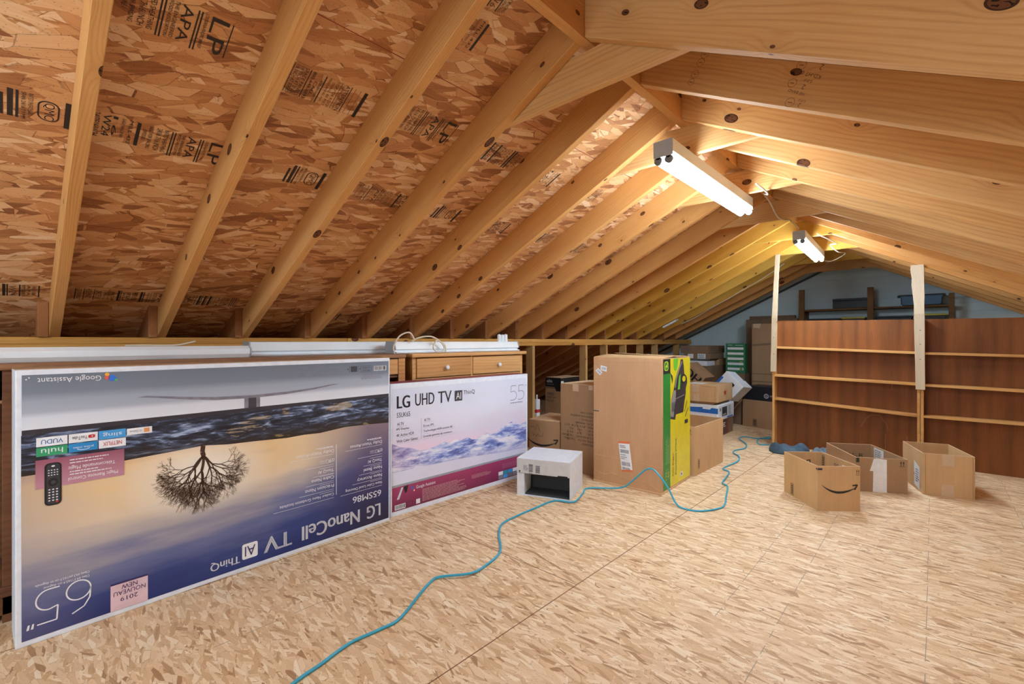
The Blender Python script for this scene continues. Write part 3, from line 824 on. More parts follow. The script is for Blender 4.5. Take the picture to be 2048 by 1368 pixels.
# thin numerals 65 drawn as strokes, turned upside down
def num6(cu, cv, w_, h, t_, mat, s=-1, l=2):
    a, b = w_ / 2, h * 0.30
    ring = [(cu + s * (a * math.cos(k * math.pi / 14)), cv + s * (-h / 2 + b + b * math.sin(k * math.pi / 14))) for k in range(29)]
    d.line(ring, t_, mat, l)
    d.line([(cu + s * (-a), cv + s * (-h / 2 + b)), (cu + s * (-a * 0.92), cv + s * (h * 0.12)), (cu + s * (-a * 0.45), cv + s * (h * 0.36)), (cu + s * (a * 0.55), cv + s * (h * 0.5))], t_, mat, l)
def num5(D, cu, cv, w_, h, t_, mat, s=-1, l=2):
    a, b = w_ / 2, h * 0.31
    pts = [(cu + s * a * 0.9, cv + s * h / 2), (cu - s * a * 0.75, cv + s * h / 2), (cu - s * a * 0.85, cv + s * h * 0.06)]
    pts += [(cu + s * (-a * 0.1 + a * 1.1 * math.sin(k * math.pi / 12)), cv + s * (-h / 2 + b + b * math.cos(k * math.pi / 12))) for k in range(13)]
    pts += [(cu - s * a, cv - s * h / 2)]
    D.line(pts, t_, mat, l)
num6(0.165, 0.124, 0.068, 0.118, 0.0045, M_WHITE)
num5(d, 0.082, 0.124, 0.062, 0.118, 0.0045, M_WHITE)
for u in (0.030, 0.041): d.poly([(u - 0.003, 0.056), (u + 0.004, 0.056), (u + 0.006, 0.074), (u + 0.001, 0.074)], M_WHITE, 2)
d.build('size_numerals', t65)
d = Dec(*P0)
d.rect(0.257, 0.021, 0.375, 0.122, plain('printed_rose', (222, 192, 202), 0.45, var=0.15, nscale=8), 2); d.rect(0.257, 0.122, 0.375, 0.129, M_NAVY, 2)
t65t('2019', 0.287, 0.342, 0.060, M_NAVY, 0.017, 3); t65t('NOUVEAU', 0.266, 0.367, 0.086, M_NAVY, 0.017, 3); t65t('NEW', 0.290, 0.341, 0.108, M_NAVY, 0.017, 3)
d.build('new_model_card', t65)
d = Dec(*P0)
R2 = random.Random(4)
for k in range(6):
    v = 0.949 - k * 0.009
    if k in (2,): continue
    d.squig(0.86 + R2.uniform(0, 0.12), v, 1.26, v + 0.006, M_STAND, 1, 1, k)
d.build('fine_print', t65)
d = Dec(*P0)
d.squig(1.36, 0.868, 1.52, 0.90, M_STAND, 4, 1, 12)
d.build('fine_print', t65)
d = Dec(*P0)
d.rect(1.442, 0.912, 1.527, 0.940, M_WHITE, 1); d.bars(1.446, 0.915, 1.523, 0.938, M_BLACK, 2, 18)
d.frame(1.357, 0.908, 1.425, 0.944, 0.0015, M_DGREY, 1); d.text('FRONT', 1.391, 0.918, wd=0.05, mat=M_DGREY, rot=180, l=1); d.text('AVANT', 1.391, 0.933, wd=0.05, mat=M_DGREY, rot=180, l=1)
d.rect(1.294, 0.912, 1.334, 0.944, M_DGREY, 1); d.rect(1.285, 0.910, 1.287, 0.946, M_DGREY, 1); d.rect(1.341, 0.910, 1.343, 0.946, M_DGREY, 1)
d.poly([(1.347, 0.928), (1.354, 0.933), (1.354, 0.923)], M_DGREY, 1); d.poly([(1.281, 0.928), (1.273, 0.933), (1.273, 0.923)], M_DGREY, 1)
d.build('handling_marks', t65)
d = Dec(*P0)
cb = plain('tile_blue', (40, 140, 205), 0.45); cs = plain('tile_sky', (70, 160, 225), 0.45); cg = plain('tile_green', (54, 160, 110), 0.45)
cr_ = plain('tile_red', (196, 40, 44), 0.45); cbt = plain('tile_text_blue', (30, 100, 170), 0.45)
for (u0, v0, u1, v1, bgm, s, mt, hh) in ((0.052, 0.705, 0.134, 0.738, M_WHITE, 'VUDU', cbt, 0.016), (0.137, 0.705, 0.219, 0.738, M_WHITE, 'YouTube', M_DGREY, 0.013), (0.222, 0.705, 0.304, 0.738, cs, 'sling', M_WHITE, 0.018), (0.307, 0.709, 0.389, 0.735, M_WHITE, 'LG Channels', M_STAND, 0.008),
                                         (0.052, 0.670, 0.134, 0.702, cg, 'hulu', M_WHITE, 0.019), (0.137, 0.670, 0.219, 0.702, cb, 'prime video', M_WHITE, 0.010), (0.222, 0.670, 0.304, 0.702, M_WHITE, 'NETFLIX', cr_, 0.015)):
    d.rect(u0, v0, u1, v1, bgm, 2)
    uc = (u0 + u1) / 2; ww = (u1 - u0) * 0.7
    if s == 'YouTube': uc -= 0.010; ww = 0.042; d.rrect(0.192, 0.717, 0.211, 0.729, 0.003, cr_, 3); d.poly([(0.199, 0.723), (0.205, 0.726), (0.205, 0.720)], M_WHITE, 4)
    if s == 'LG Channels': uc -= 0.012; ww = 0.040; d.rect(0.362, 0.714, 0.380, 0.731, plain('tile_orange', (222, 150, 90), 0.5), 3)
    d.text(s, uc, (v0 + v1) / 2, wd=ww, ht=hh, mat=mt, rot=180, l=3)
    if s == 'prime video': d.line([(0.160, 0.680), (0.170, 0.676), (0.186, 0.676), (0.196, 0.680)], 0.002, M_WHITE, 3)
d.build('app_tiles', t65)
d = Dec(*P0)
d.rect(0.050, 0.553, 0.299, 0.657, M_PINK, 2)
t65t('Magic Remote Control', 0.136, 0.279, 0.573, ht=0.017, l=3); t65t('Télécommande Magic', 0.136, 0.271, 0.614, ht=0.017, l=3)
for a, b, s in ((0.587, 0.265, 21), (0.597, 0.245, 22), (0.630, 0.262, 23), (0.641, 0.275, 24)): d.squig(0.14, a, b, a + 0.006, M_WHITE, 1, 3, s)
d.build('printed_rose_card', t65)
d = Dec(*P0)
d.rrect(0.073, 0.487, 0.118, 0.642, 0.014, M_BLACK, 3); d.rrect(0.078, 0.492, 0.113, 0.638, 0.011, plain('remote_face', (52, 54, 62), 0.4), 4)
d.ell(0.0955, 0.571, 0.014, 0.015, M_BLACK, 5); d.ell(0.0955, 0.571, 0.006, 0.007, M_DGREY, 6)
for r_ in range(5):
    for c_ in range(3): d.ell(0.0855 + 0.010 * c_, 0.505 + 0.010 * r_, 0.0028, 0.0022, M_WHITE, 5)
for r_ in range(3):
    for c_ in range(4): d.rect(0.082 + 0.0075 * c_, 0.596 + 0.009 * r_, 0.086 + 0.0075 * c_, 0.599 + 0.009 * r_, M_WHITE, 5)
d.ell(0.106, 0.498, 0.004, 0.003, cr_, 5); d.ell(0.0955, 0.630, 0.005, 0.003, M_WHITE, 5)
d.build('printed_remote', t65)

# ---- 55 inch television carton
t55, W55, F55 = carton('television_carton', 'smaller television carton printed with snowy mountains and a crimson band', (1.60, 2.491), (2.862, 2.467), 0.145, 0.822, plain('carton_white_edge', (226, 232, 244), 0.5), cat='box', bev=0.003)
M_MAR = plain('printed_maroon', (150, 66, 82), 0.5, var=0.15)
d = Dec(*F55['top']); d.rect(0.004, 0.004, W55 - 0.004, 0.14, M_MAR, 0)
d.text('UHD TV', 0.78, 0.07, ht=0.05, mat=plain('rose_print', (190, 140, 146), 0.5), l=1); d.text('55UK65', 1.02, 0.07, ht=0.04, mat=plain('rose_print', (190, 140, 146), 0.5), l=1)
d.text('LG UHD TV AI ThinQ', 0.36, 0.07, ht=0.05, mat=plain('rose_print', (190, 140, 146), 0.5), l=1)
d.build('printed_top', t55)
def art55sky():
    t = NT('printed_pale_sky'); v = t.coord('Object')
    n = t.noise(t.coord(src=v, rot=(0, math.radians(-16), 0), scale=(1.4, 1, 7)), 1.0, 4, 0.5)
    sep = t.n('SeparateXYZ'); t.link(v, sep.inputs[0])
    f = t.math('ADD', sep.outputs[2], t.math('MULTIPLY', t.math('SUBTRACT', n, 0.5), 0.35))
    c = t.ramp(f, [(0.36, lin((232, 208, 228))), (0.46, lin((222, 214, 236))), (0.55, lin((222, 222, 240))), (0.80, lin((214, 220, 238)))])
    t.link(c, t.b.inputs['Base Color']); t.b.inputs['Roughness'].default_value = 0.4
    return t.m
def art55mtn():
    t = NT('printed_snow_mountains'); v = t.coord('Object')
    n = t.noise(t.coord(src=v, rot=(0, math.radians(50), 0), scale=(5, 1, 20)), 1.0, 7, 0.7, 0.3)
    n2 = t.noise(t.coord(src=v, rot=(0, math.radians(-50), 0), scale=(5, 1, 17)), 1.0, 6, 0.7, 0.3)
    sep = t.n('SeparateXYZ'); t.link(v, sep.inputs[0])
    f = t.math('ADD', t.math('MULTIPLY', n, 0.55), t.math('MULTIPLY', n2, 0.45))
    c = t.ramp(f, [(0.38, lin((74, 74, 138))), (0.455, lin((112, 130, 202))), (0.50, lin((172, 186, 230))), (0.56, lin((236, 234, 246)))])
    p = t.math('MULTIPLY', t.math('SUBTRACT', 0.36, sep.outputs[0]), 3.0, clamp=True)
    c = t.mix(t.math('MULTIPLY', p, 0.6), c, t.ramp(f, [(0.40, lin((120, 70, 100))), (0.5, lin((190, 160, 190))), (0.62, lin((238, 226, 238)))]))
    g = t.math('MULTIPLY', t.math('SUBTRACT', 0.30, sep.outputs[2]), 12.0, clamp=True)
    c = t.mix(g, c, lin((206, 204, 232)))
    t.link(c, t.b.inputs['Base Color']); t.b.inputs['Roughness'].default_value = 0.4
    return t.m
M_CRIM = art_grad('printed_crimson', [(0.0, (104, 34, 66)), (0.10, (140, 46, 88)), (0.18, (160, 58, 100))])
M_S55, M_M55 = art55sky(), art55mtn()
RIDGE = [(0.0105, 0.4528), (0.0689, 0.4248), (0.1593, 0.4019), (0.2109, 0.3788), (0.2758, 0.3753), (0.3385, 0.3837), (0.418, 0.4026), (0.4567, 0.3884), (0.5094, 0.4067), (0.5634, 0.389), (0.628, 0.4039), (0.6657, 0.3804), (0.7089, 0.3774), (0.753, 0.3926), (0.813, 0.4096), (0.8538, 0.3926), (0.9059, 0.3949), (0.9591, 0.4232), (1.0747, 0.4571), (1.0974, 0.4398), (1.126, 0.4507), (1.1665, 0.421), (1.2018, 0.4304), (1.2436, 0.436)]
d = Dec(*F55['front'])
d.rect(0.012, 0.03, 1.247, 0.18, M_CRIM, 0)
d.poly(RIDGE + [(1.247, 0.79), (0.0105, 0.79)], M_S55, 0)
d.poly([(0.0105, 0.19), (1.247, 0.19)] + list(reversed(RIDGE)), M_M55, 0)
d.rect(0.0105, 0.178, 1.247, 0.192, plain('silver_print', (150, 158, 172), 0.35), 1)
d.poly([(0.0105, 0.192), (1.247, 0.192), (1.247, 0.228), (0.95, 0.238), (0.60, 0.262), (0.34, 0.268), (0.0105, 0.272)], plain('printed_fog', (220, 220, 240), 0.4, var=0.04, nscale=5), 1)
d.build('printed_picture', t55)
d = Dec(*F55['front'])
def tt(s, u0, u1, vc, ht=None, mat=M_DGREY): d.text(s, (u0 + u1) / 2, vc, wd=u1 - u0, ht=ht, mat=mat, l=2)
for k in (0, 0.002, 0.004, 0.006): tt('LG', 0.044 + k, 0.136 + k, 0.705, 0.078)
tt('UHD', 0.180, 0.330, 0.708, 0.078); tt('TV', 0.362, 0.476, 0.708, 0.078)
for k in (0.002,): tt('UHD', 0.180 + k, 0.330 + k, 0.708, 0.078); tt('TV', 0.362 + k, 0.476 + k, 0.708, 0.078)
d.rect(0.505, 0.670, 0.573, 0.742, M_DGREY, 2); d.text('AI', 0.539, 0.706, wd=0.044, ht=0.046, mat=M_WHITE, l=3)
tt('ThinQ', 0.585, 0.690, 0.722, 0.034)
tt('55UK65', 0.044, 0.142, 0.625, 0.030)
d.build('printed_title', t55)
d = Dec(*F55['front'])
for s, a, b, v in (('AI TV', 0.047, 0.096, 0.569), ('IPS Display', 0.042, 0.135, 0.535), ('4K Active HDR', 0.042, 0.171, 0.499), ('Wide Color Gamut', 0.042, 0.199, 0.462), ('AI TV', 0.249, 0.299, 0.571), ('Écran IPS', 0.245, 0.326, 0.535), ('Technologie HDR activée 4K', 0.245, 0.487, 0.497), ('Grande gamme de couleurs', 0.242, 0.481, 0.463)):
    tt(s, a, b, v, 0.018); d.rect(a, v - 0.0155, b + 0.02, v - 0.0148, M_STAND, 2)
d.rect(0.226, 0.45, 0.2275, 0.585, M_STAND, 2)
d.build('feature_list', t55)
d = Dec(*F55['front'])
for cu in (1.095, 1.182): num5(d, cu, 0.680, 0.070, 0.112, 0.003, M_DGREY, 1, 2)
for u in (1.234, 1.243): d.rect(u, 0.724, u + 0.002, 0.738, M_DGREY, 2)
d.squig(1.06, 0.600, 1.23, 0.610, M_STAND, 1, 2, 5)
d.build('size_numerals', t55)
d = Dec(*F55['front'])
tt('Google Assistant', 0.188, 0.341, 0.145, 0.026, M_WHITE)
for (u, v, r, c) in ((0.158, 0.150, 0.010, (70, 90, 200)), (0.172, 0.140, 0.004, (226, 96, 84)), (0.172, 0.131, 0.005, (240, 230, 220))): d.ell(u, v, r, r, plain('dotb_%d' % c[0], c, 0.5), 2)
d.build('assistant_logo', t55)
d = Dec(*F55['front'])
d.poly([(0.0438, 0.100), (0.0617, 0.100), (0.0920, 0.170), (0.078, 0.170)], plain('printed_leg', (206, 206, 214), 0.4), 2); d.poly([(0.0920, 0.170), (0.128, 0.175), (0.118, 0.135), (0.106, 0.128)], M_BLACK, 2)
d.build('printed_stand', t55)
d = Dec(*F55['front'])
d.squig(0.235, 0.045, 0.62, 0.128, plain('rose_print', (190, 140, 146), 0.5), 9, 2, 8); d.build('fine_print', t55)
d = Dec(*F55['front'])
d.squig(0.66, 0.10, 0.86, 0.128, plain('rose_print', (190, 140, 146), 0.5), 4, 2, 9)
d.build('fine_print', t55)
d = Dec(*F55['front'])
d.rect(0.030, 0.037, 0.107, 0.068, M_WHITE, 2); d.bars(0.034, 0.042, 0.103, 0.065, M_BLACK, 3)
d.frame(0.118, 0.040, 0.163, 0.070, 0.0015, M_BLACK, 2); d.rect(0.187, 0.040, 0.218, 0.070, M_LABEL, 2)
tc_ = [M_WHITE, cb, plain('tile_teal', (40, 150, 160), 0.5), M_WHITE, plain('tile_grey', (150, 150, 160), 0.5), M_STAND, cs, M_STAND]
d.build('handling_marks', t55)
d = Dec(*F55['front'])
for k in range(8): d.rect(0.930 + 0.052 * (k % 4), 0.036 + 0.030 * (k // 4), 0.930 + 0.052 * (k % 4) + 0.048, 0.036 + 0.030 * (k // 4) + 0.027, tc_[7 - k], 2)
d.squig(0.97, 0.112, 1.16, 0.150, plain('rose_dim', (170, 96, 124), 0.5), 3, 2, 6)
d.build('app_tiles', t55)

# ---- tall garden machine carton
A, B = (3.102, 1.996), (3.126, 1.451)
loc, ang, WT = place(A, B)
tj = thing('garden_machine_carton', 'tall cardboard carton with a green and yellow printed side', 'box', loc, ang)
m = MB(); t_ = 0.006; HT = 0.962; DT = 0.568
m.box(0, WT, 0, t_, 0, HT); m.box(0, WT, DT - t_, DT, 0, HT); m.box(0, t_, t_, DT - t_, 0, HT); m.box(WT - t_, WT, t_, DT - t_, 0, HT); m.box(0, WT, 0, DT, 0, 0.006)
m.build('box_body', M_CARD1, tj, bevel=0.003)
# top flaps folded in, left corner popped up
V = [(0.003, 0.004, HT), (WT - 0.003, 0.004, HT), (WT - 0.01, 0.24, HT + 0.006), (0.02, 0.20, HT + 0.016)]
MB().add(V + [(a, b, c + 0.004) for a, b, c in V], [(0, 1, 2, 3), (7, 6, 5, 4), (0, 4, 5, 1), (1, 5, 6, 2), (2, 6, 7, 3), (3, 7, 4, 0)]).build('top_flap', M_CARD2, tj)
V = [(0.003, DT - 0.004, HT + 0.001), (WT - 0.003, DT - 0.004, HT + 0.001), (WT - 0.02, DT - 0.24, HT + 0.004), (0.02, DT - 0.26, HT + 0.024)]
MB().add(V + [(a, b, c + 0.004) for a, b, c in V], [(0, 1, 2, 3), (7, 6, 5, 4), (0, 4, 5, 1), (1, 5, 6, 2), (2, 6, 7, 3), (3, 7, 4, 0)]).build('top_flap', M_CARD2, tj)
FJ = faces(WT, DT, HT)
G_Y = plain('print_yellow', (226, 212, 36), 0.35, var=0.05); G_G = plain('print_green', (38, 134, 52), 0.4, var=0.08); G_L = plain('print_lime', (110, 200, 60), 0.4)
G_D = plain('machine_dark', (58, 54, 58), 0.4, var=0.2, nscale=20); G_S = plain('machine_silver', (150, 148, 150), 0.4, var=0.15)
d = Dec(*FJ['right'])
d.rect(0.028, 0.850, 0.160, 0.956, M_BLACK, 0); d.rect(0.028, 0.020, 0.160, 0.850, G_G, 0); d.rect(0.160, 0.020, 0.566, 0.956, G_Y, 0)
d.rrect(0.042, 0.872, 0.124, 0.940, 0.028, plain('logo_yellow', (206, 224, 52), 0.4), 1); d.rrect(0.049, 0.878, 0.117, 0.934, 0.024, G_G, 2)
dr = plain('logo_yellow', (206, 224, 52), 0.4)
# leaping animal in the oval badge
d.poly([(0.056, 0.896), (0.063, 0.903), (0.078, 0.912), (0.090, 0.915), (0.096, 0.925), (0.104, 0.929), (0.108, 0.922), (0.101, 0.917), (0.100, 0.905), (0.108, 0.896), (0.104, 0.888), (0.098, 0.900), (0.085, 0.901), (0.074, 0.894), (0.068, 0.883), (0.062, 0.885), (0.068, 0.900), (0.058, 0.893)], dr, 3)
d.line([(0.098, 0.926), (0.090, 0.932), (0.084, 0.930)], 0.002, dr, 3)
d.poly([(0.161, 0.518), (0.250, 0.500), (0.2656, 0.5378), (0.4166, 0.5389), (0.4375, 0.6101), (0.4692, 0.6771), (0.4692, 0.7199), (0.5013, 0.7607), (0.4905, 0.8045), (0.4375, 0.8308), (0.427, 0.8894), (0.4062, 0.9479), (0.36, 0.945), (0.3449, 0.9054), (0.29, 0.85), (0.255, 0.80), (0.225, 0.7327), (0.175, 0.6548)], G_D, 1)
d.poly([(0.161, 0.535), (0.215, 0.525), (0.262, 0.66), (0.262, 0.72), (0.22, 0.72), (0.175, 0.65)], G_S, 2)
d.line([(0.25, 0.74), (0.275, 0.81), (0.33, 0.88), (0.39, 0.93)], 0.018, G_S, 2)
d.line([(0.27, 0.655), (0.44, 0.672)], 0.006, G_S, 2)
d.poly([(0.218, 0.955), (0.31, 0.955), (0.30, 0.90), (0.27, 0.865), (0.235, 0.87), (0.222, 0.91)], G_L, 2); d.poly([(0.30, 0.72), (0.345, 0.72), (0.36, 0.84), (0.325, 0.82)], G_L, 2)
for u, r in ((0.425, 0.058), (0.425, 0.036)): d.ell(u, 0.795, r, r * 0.62, M_BLACK if r > 0.05 else G_Y, 2 if r > 0.05 else 3)
for k in range(4): d.rect(0.182 + 0.018 * k, 0.565, 0.190 + 0.018 * k, 0.635, M_BLACK, 3)
d.poly([(0.155, 0.855), (0.20, 0.83), (0.205, 0.80), (0.19, 0.77), (0.182, 0.80), (0.165, 0.83)], G_D, 1)
for a, b, c, e in ((0.44, 0.54, 0.50, 0.62), (0.455, 0.50, 0.52, 0.56)): d.line([(a, b), (c, e)], 0.010, G_D, 1)
d.rect(0.445, 0.445, 0.515, 0.475, G_D, 1)
d.build('printed_machine_picture', tj)
d = Dec(*FJ['right'])
d.text('Rear Bagger', 0.211, 0.180, wd=0.175, ht=0.030, mat=plain('olive_print', (70, 72, 24), 0.5), rot=90, l=1)
d.text('Ensacheuse arrière', 0.262, 0.225, wd=0.265, ht=0.030, mat=plain('olive_print', (70, 72, 24), 0.5), rot=90, l=1)
d.build('product_name', tj)
d = Dec(*FJ['right'])
ly = plain('lime_print', (196, 210, 90), 0.5)
d.text('122', 0.082, 0.118, wd=0.058, ht=0.028, mat=ly, rot=90, l=1); d.text('48', 0.122, 0.118, wd=0.05, ht=0.028, mat=ly, rot=90, l=1); d.text('cm', 0.082, 0.158, wd=0.014, ht=0.012, mat=ly, rot=90, l=1); d.text('po', 0.122, 0.158, wd=0.014, ht=0.012, mat=ly, rot=90, l=1)
for k in range(6):
    y = 0.20; 
    RR = random.Random(k + 40); top = RR.uniform(0.33, 0.44)
    while y < top:
        h = RR.uniform(0.008, 0.022); d.rect(0.075 + k * 0.013, y, 0.082 + k * 0.013, y + h, plain('green_print_pale', (130, 180, 120), 0.5), 1); y += h + 0.004
d.build('size_print', tj)
d = Dec(*FJ['right'])
d.rrect(0.352, 0.055, 0.402, 0.088, 0.006, M_LABEL, 1); d.ell(0.377, 0.072, 0.009, 0.010, M_DGREY, 2)
d.build('round_sticker', tj)
d = Dec(*FJ['front'])
tl = plain('tag_blue_print', (90, 120, 150), 0.5)
d.poly([(0.062, 0.862), (0.115, 0.852), (0.117, 0.890), (0.064, 0.900)], M_LABEL, 1); d.text('S998', 0.090, 0.876, wd=0.036, ht=0.020, mat=tl, rot=-8, l=2)
d.build('price_tag', tj)
d = Dec(*FJ['front'])
d.poly([(0.018, 0.856), (0.056, 0.822), (0.080, 0.846), (0.040, 0.878)], M_LABEL, 1); d.text('S998', 0.048, 0.850, wd=0.036, ht=0.018, mat=tl, rot=-42, l=2)
d.build('price_tag', tj)
d = Dec(*FJ['front']); d.line([(-0.0, 0.546), (0.048, 0.546)], 0.006, M_BLACK, 1); d.build('pen_mark', tj)
d = Dec(*FJ['front'])
SK = 0.02
def sl(pts, mat, l): d.poly([(u + (0.33 - v) * 0.13, v) for u, v in pts], mat, l)
orr = plain('tape_orange', (224, 112, 62), 0.5)
sl([(0.213, 0.115), (0.305, 0.128), (0.305, 0.345), (0.213, 0.336)], orr, 1)
sl([(0.213, 0.128), (0.303, 0.140), (0.303, 0.328), (0.213, 0.322)], M_LABEL, 2)
for (v0, v1) in ((0.255, 0.280), (0.162, 0.190), (0.134, 0.150)):
    RR = random.Random(int(v0 * 100)); u = 0.222
    while u < 0.285:
        w_ = RR.uniform(0.0012, 0.004); sl([(u, v0), (u + w_, v0), (u + w_, v1), (u, v1)], M_STAND, 3); u += w_ + 0.0018
for v in (0.305, 0.293, 0.238, 0.222, 0.210): sl([(0.22, v), (0.25 + 0.02 * math.sin(v * 90), v), (0.25 + 0.02 * math.sin(v * 90), v + 0.005), (0.22, v + 0.005)], M_STAND, 3)
d.build('shipping_label', tj)
# creases pressed into the board
for pts in ([(0.01, 0.0, 0.806), (0.45, 0.0, 0.800)], [(0.01, 0.0, 0.208), (0.30, 0.0, 0.205), (0.535, 0.0, 0.190)], [(0.01, 0.0, 0.085), (0.10, 0.0, 0.068), (0.16, 0.0, 0.090), (0.30, 0.0, 0.062), (0.42, 0.0, 0.075), (0.535, 0.0, 0.028)], [(0.005, 0.0, 0.937), (0.54, 0.0, 0.934)]):
    MB().tube(pts, 0.0016, 6).build('pressed_crease', M_CARD2, tj)
cr = MB().box(-0.003, WT + 0.003, -0.004, DT + 0.003, 0.0, 0.012); cr.build('bottom_edge_flap', M_CARD2, tj, bevel=0.003)

# ---- white small carton on its side, open to the front
A, B = (2.453, 2.213), (2.589, 1.852)
loc, ang, WW = place(A, B); DW, HW = 0.36, 0.262
tw = thing('white_carton', 'small white carton on its side with an open dark front beside the mountain carton', 'box', loc, ang)
t_ = 0.004
m = MB(); m.box(0, WW, 0, DW, 0, t_); m.box(0, WW, 0, DW, HW - t_, HW); m.box(0, t_, 0, DW, t_, HW - t_); m.box(WW - t_, WW, 0, DW, t_, HW - t_); m.box(0, WW, DW - t_, DW, t_, HW - t_)
m.build('box_body', M_WBOX, tw, bevel=0.0015)
MB().box(0.0, WW, -0.004, 0.0, 0.158, HW - 0.002).build('hanging_flap', plain('white_flap', (206, 206, 208), 0.6), tw, bevel=0.001)
MB().box(0.05, WW - t_, DW * 0.45, DW * 0.45 + t_, t_, 0.20).build('inner_divider', plain('dark_insert', (58, 58, 60), 0.7), tw)
MB().box(t_, WW - t_, 0.02, DW * 0.45, t_, t_ + 0.012).build('inner_tray', plain('dark_insert', (58, 58, 60), 0.7), tw)
MB().box(t_, 0.055, 0.0, 0.14, t_, 0.155).build('side_flap', M_WBOX, tw)
d = Dec((0, -0.004, 0), (1, 0, 0), (0, 0, 1), (0, -1, 0))
d.bars(0.090, 0.172, 0.120, 0.225, M_DGREY, 0, 20, 5, False); d.bars(0.140, 0.168, 0.172, 0.220, M_DGREY, 0, 12, 6, False)
d.squig(0.05, 0.18, 0.085, 0.22, M_STAND, 4, 0, 4); d.squig(0.09, 0.160, 0.12, 0.168, M_STAND, 1, 0, 5)
d.rect(0.30, 0.158, 0.37, 0.166, M_BLACK, 0); d.ell(0.022, 0.170, 0.006, 0.007, M_BLACK, 0)
d.build('printed_barcodes', tw)

# ---- open cardboard boxes on the floor
def open_box(label, A, B, depth, h, mat, group='open boxes on the floor'):
    loc, ang, wd = place(A, B)
    t = thing('open_cardboard_box', label, 'box', loc, ang, group)
    k = 0.005; m = MB()
    m.box(0, wd, 0, k, 0, h); m.box(0, wd, depth - k, depth, 0, h); m.box(0, k, k, depth - k, 0, h); m.box(wd - k, wd, k, depth - k, 0, h); m.box(k, wd - k, k, depth - k, 0, k)
    m.build('box_body', mat, t, bevel=0.0012)
    m = MB()
    m.box(0.0005, wd - 0.0005, 0.0005, k - 0.0005, h, h + 0.0012); m.box(0.0005, wd - 0.0005, depth - k, depth - 0.0005, h, h + 0.0012); m.box(0.0005, k - 0.0005, k, depth - k, h, h + 0.0012); m.box(wd - k, wd - 0.0005, k, depth - k, h, h + 0.0012)
    m.build('cut_rim', M_CARDE, t)
    F = faces(wd, depth, h)
    F['inback'] = ((k, depth - k, 0), (1, 0, 0), (0, 0, 1), (0, -1, 0))
    F['inright'] = ((wd - k, depth, 0), (0, -1, 0), (0, 0, 1), (-1, 0, 0))
    return t, wd, F
def smile(d, u0, u1, v0, v1, mat=M_BLACK):
    n = 16; up, lo = [], []
    ul = u0; ur = u1 - (u1 - u0) * 0.04
    H = v1 - v0
    for k in range(n + 1):
        s = k / n; u = ul + (ur - ul) * s
        base = v0 + H * 0.16 + H * 0.84 * (2 * s - 0.98) ** 2 * (1.0 if s < 0.5 else 0.70)
        th = H * 0.26 * math.sin(math.pi * min(1, s * 0.98 + 0.02)) ** 0.8
        up.append((u, base + th * 0.45)); lo.append((u, base - th * 0.55))
    d.poly(up + list(reversed(lo)), mat, 1)
    a, b = u1, v1; w_ = (u1 - u0)
    d.poly([(a - w_ * 0.155, b + H * 0.02), (a - w_ * 0.02, b + H * 0.12), (a, b), (a - w_ * 0.075, b - H * 0.55), (a - w_ * 0.115, b - H * 0.50), (a - w_ * 0.055, b - H * 0.08), (a - w_ * 0.15, b - H * 0.12)], mat, 1)
def arrows(d, u0, v0, w_, h, mat=M_BLACK):
    for k in range(2):
        u = u0 + w_ * (0.27 + 0.46 * k)
        d.rect(u - w_ * 0.05, v0 + h * 0.15, u + w_ * 0.05, v0 + h * 0.8, mat, 1)
        d.poly([(u - w_ * 0.17, v0 + h * 0.68), (u + w_ * 0.17, v0 + h * 0.68), (u, v0 + h)], mat, 1)
    d.rect(u0, v0, u0 + w_, v0 + h * 0.06, mat, 1)
def barsym(d, u0, v0, u1, v1, mat=M_BLACK):
    d.frame(u0, v0, u1, v1, (u1 - u0) * 0.08, mat, 1)
    n = 5
    for k in range(n):
        a = v0 + (v1 - v0) * (0.12 + 0.16 * k); d.rect(u0 + (u1 - u0) * 0.2, a, u0 + (u1 - u0) * 0.8, a + (v1 - v0) * 0.09, mat, 1)

tA, wA, FA = open_box('open cardboard box with a black curved arrow, nearest of the three', (3.517, 0.586), (3.688, 0.383), 0.396, 0.286, M_CARD2)
d = Dec(*FA['front']); smile(d, 0.026, 0.250, 0.112, 0.168); d.build('printed_logo', tA)
d = Dec(*FA['front']); arrows(d, 0.236, 0.232, 0.026, 0.034); d.build('handling_arrows', tA)
d = Dec(*FA['front'])
d.rect(0.0, 0.262, 0.030, 0.274, plain('arrow_tape', (40, 44, 70), 0.4), 1)
d.build('printed_tape', tA)
d = Dec(*FA['left']); d.rect(0.382, 0.262, 0.396, 0.274, plain('arrow_tape', (40, 44, 70), 0.4), 1); barsym(d, 0.090, 0.010, 0.122, 0.088); d.build('printed_mark', tA)
d = Dec(*FA['inback']); d.text('BO', 0.135, 0.205, wd=0.085, ht=0.055, mat=M_BLACK, rot=180, l=0); d.build('printed_lettering', tA)
d = Dec(*FA['inright']); barsym(d, 0.012, 0.19, 0.042, 0.27, M_BLACK); d.text('oo', 0.17, 0.235, wd=0.05, ht=0.022, mat=M_DGREY, l=0); d.rect(0.23, 0.205, 0.32, 0.255, M_WHITE, 0); d.build('printed_mark', tA)
V = [(wA, 0.36, 0.286), (wA, 0.39, 0.286), (wA + 0.10, 0.395, 0.262), (wA + 0.10, 0.29, 0.25)]
MB().add([(0.10, 0.396, 0.286), (wA, 0.396, 0.286), (wA + 0.02, 0.47, 0.262), (0.16, 0.45, 0.268), (0.10, 0.396, 0.282), (wA, 0.396, 0.282), (wA + 0.02, 0.47, 0.258), (0.16, 0.45, 0.264)], [(0, 1, 2, 3), (7, 6, 5, 4), (0, 4, 5, 1), (1, 5, 6, 2), (2, 6, 7, 3), (3, 7, 4, 0)]).build('rear_flap', M_CARDE, tA)

